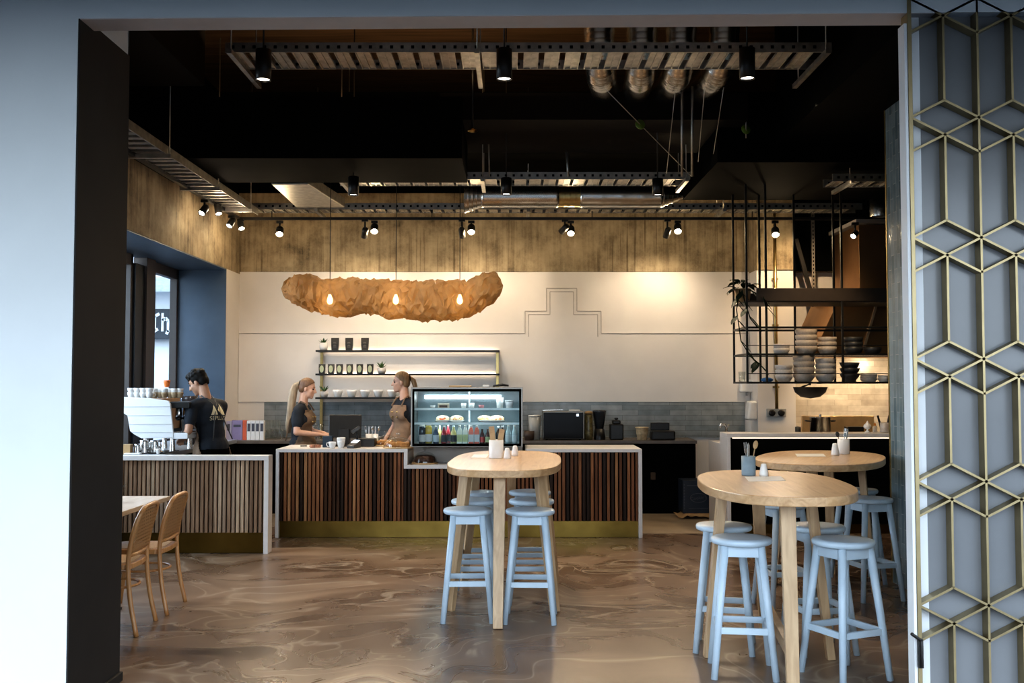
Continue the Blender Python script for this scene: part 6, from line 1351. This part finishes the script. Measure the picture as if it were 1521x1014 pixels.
t = thing('towel_dispenser', 'white rounded paper towel dispenser on the pilaster side', 'dispenser', (3.179, 13.02, at(1120, 610, 13).z)); MB().hull8([(-0.13, -0.10, -0.12), (0, -0.10, -0.12), (0, 0.1, -0.12), (-0.13, 0.1, -0.12), (-0.10, -0.10, 0.13), (0, -0.10, 0.13), (0, 0.1, 0.13), (-0.10, 0.1, 0.13)]).build('dispenser_case', M['ceramic'], t, 0.03, 4)
t = thing('soap_dispenser', 'small white soap dispenser on the back wall left of the pilaster', 'dispenser', (X(1108, 13.25), YB, at(1108, 577, 13.25).z)); MB().box(-0.09, 0.09, -0.11, 0, -0.05, 0.12).build('dispenser_case', M['ceramic'], t, 0.025, 4); MB().tube([(0, -0.07, -0.05), (0, -0.08, -0.09)], 0.015, 10).build('nozzle', M['grey'], t)
t = thing('steel_brace', 'dark slanted steel brace against the kitchen wall', 'brace'); MB().bar(at(1182, 355, 12.95), at(1210, 455, 12.95), 0.05, 0.05).build('brace_bar', M['blackmetal'], t)
t = thing('slotted_post', 'upright slotted steel post on the kitchen wall', 'post'); a = at(1209, 440, 13.0)
g = MB().box(a.x - 0.02, a.x + 0.02, 13.0, 13.03, a.z - 0.1, 4.0); g.mi = 1
for k in range(24): g.box(a.x - 0.006, a.x + 0.006, 12.997, 13.001, a.z + 0.05 * k, a.z + 0.05 * k + 0.025)
g.build('post_bar', [M['galv'], M['black']], t)
t = thing('flexible_duct', 'short vertical silver duct beside the top of the copper hood', 'duct', (X(1310, 11.6), 11.6, at(1310, 322, 11.6).z)); MB().lathe([(0.11, 0), (0.115, 0.02), (0.11, 0.05), (0.115, 0.08), (0.11, 0.1), (0.11, 0.2), (0, 0.2)], n=24).build('duct_sleeve', M['foil'], t)

# ================================================================ LIGHT
w = bpy.data.worlds.new('sky'); sc.world = w; w.use_nodes = True
nt = w.node_tree; bg = nt.nodes['Background']
tc = nt.nodes.new('ShaderNodeTexCoord'); sx = nt.nodes.new('ShaderNodeSeparateXYZ'); L(nt, tc.outputs['Generated'], sx.inputs[0])
r = ramp(nt, sx.outputs['Z'], [(0.0, (0.72, 0.82, 0.91)), (0.35, (0.70, 0.83, 0.97)), (1.0, (0.42, 0.62, 0.95))]); L(nt, r.outputs[0], bg.inputs[0]); bg.inputs[1].default_value = 5.0
spot('added_hood_fill', (4.35, 12.45, 1.93), (4.2, 13.3, 1.2), 45, 120, 0.8); spot('added_hood_fill', (5.0, 12.45, 1.93), (4.9, 13.3, 1.2), 45, 120, 0.8); spot('added_kitchen_fill', (3.5, 11.8, 3.75), (3.9, 13.2, 2.2), 110, 80, 0.8); spot('added_kitchen_fill', (3.4, 10.0, 3.8), (3.3, 11.2, 1.2), 130, 60, 0.8)  # hood and kitchen spots added to brighten tile and pass, no fixtures
for x, tx in ((2.2, 2.0), (-2.9, -2.9), (-1.4, -1.4)): spot('added_wall_fill', (x, 12.4, 3.55), (tx, 13.3, 2.2), 34, 95, 0.8, (1, 0.80, 0.57))  # extra spots without heads, added to brighten the back wall
for x in (-1.8, 0.0, 1.2): spot('floor_aimed_spot', (x, 9.6, 3.6), (x * 1.1, 7.6, 0), 115, 80, 0.9, (1, 0.78, 0.52), 0.06)  # bare spots angled at the floor, no fixture modelled
for x, y in ((1.6, 5.9), (2.6, 8.2), (0.0, 7.7), (-2.6, 6.8)): spot('table_aimed_spot', (x, y + 0.4, 4.1), (x, y, 0.9), 60, 55, 0.8, (1, 0.82, 0.6), 0.06)  # bare spots pointing down at the tables
for x, tx in ((-1.6, -1.6), (-0.4, -0.9), (-2.9, -3.1)): spot('added_service_fill', (x, 9.7, 3.65), (tx, 12.3, 1.3), 120, 62, 0.9, (1, 0.84, 0.66), 0.06)  # unseen spots added to light shelf goods and staff from the front
for z in zs[:2]: area('added_shelf_fill', ((xsl + xsr) / 2 - 0.3, YS - 0.09, z - 0.02), ((xsl + xsr) / 2 - 0.3, YS - 0.02, z - 1), 1.7, 0.03, 2.2, (1, 0.85, 0.68))  # thin lights added under the boards to brighten the goods below
area('added_window_fill', (-5.6, 8.6, 2.3), (-3.4, 9.6, 1.3), 2.6, 2.0, 110, (0.78, 0.90, 1.0))  # area light added outside the side window to brighten the coffee machine
area('added_ceiling_fill', (-0.6, 9.0, 4.6), (-0.6, 9.4, 6), 4.0, 0.3, 36, (1, 0.7, 0.4))  # hidden upward light added to warm the plank ceiling
sc.view_settings.view_transform = 'Standard'
try: sc.view_settings.look = 'Medium High Contrast'
except Exception: pass
sc.view_settings.exposure = 0.0
cy = sc.cycles
try:
    cy.use_denoising = True; cy.max_bounces = 8; cy.diffuse_bounces = 4; cy.glossy_bounces = 4; cy.transparent_max_bounces = 24; cy.sample_clamp_indirect = 6.0; cy.caustics_reflective = False; cy.caustics_refractive = False
except Exception: pass
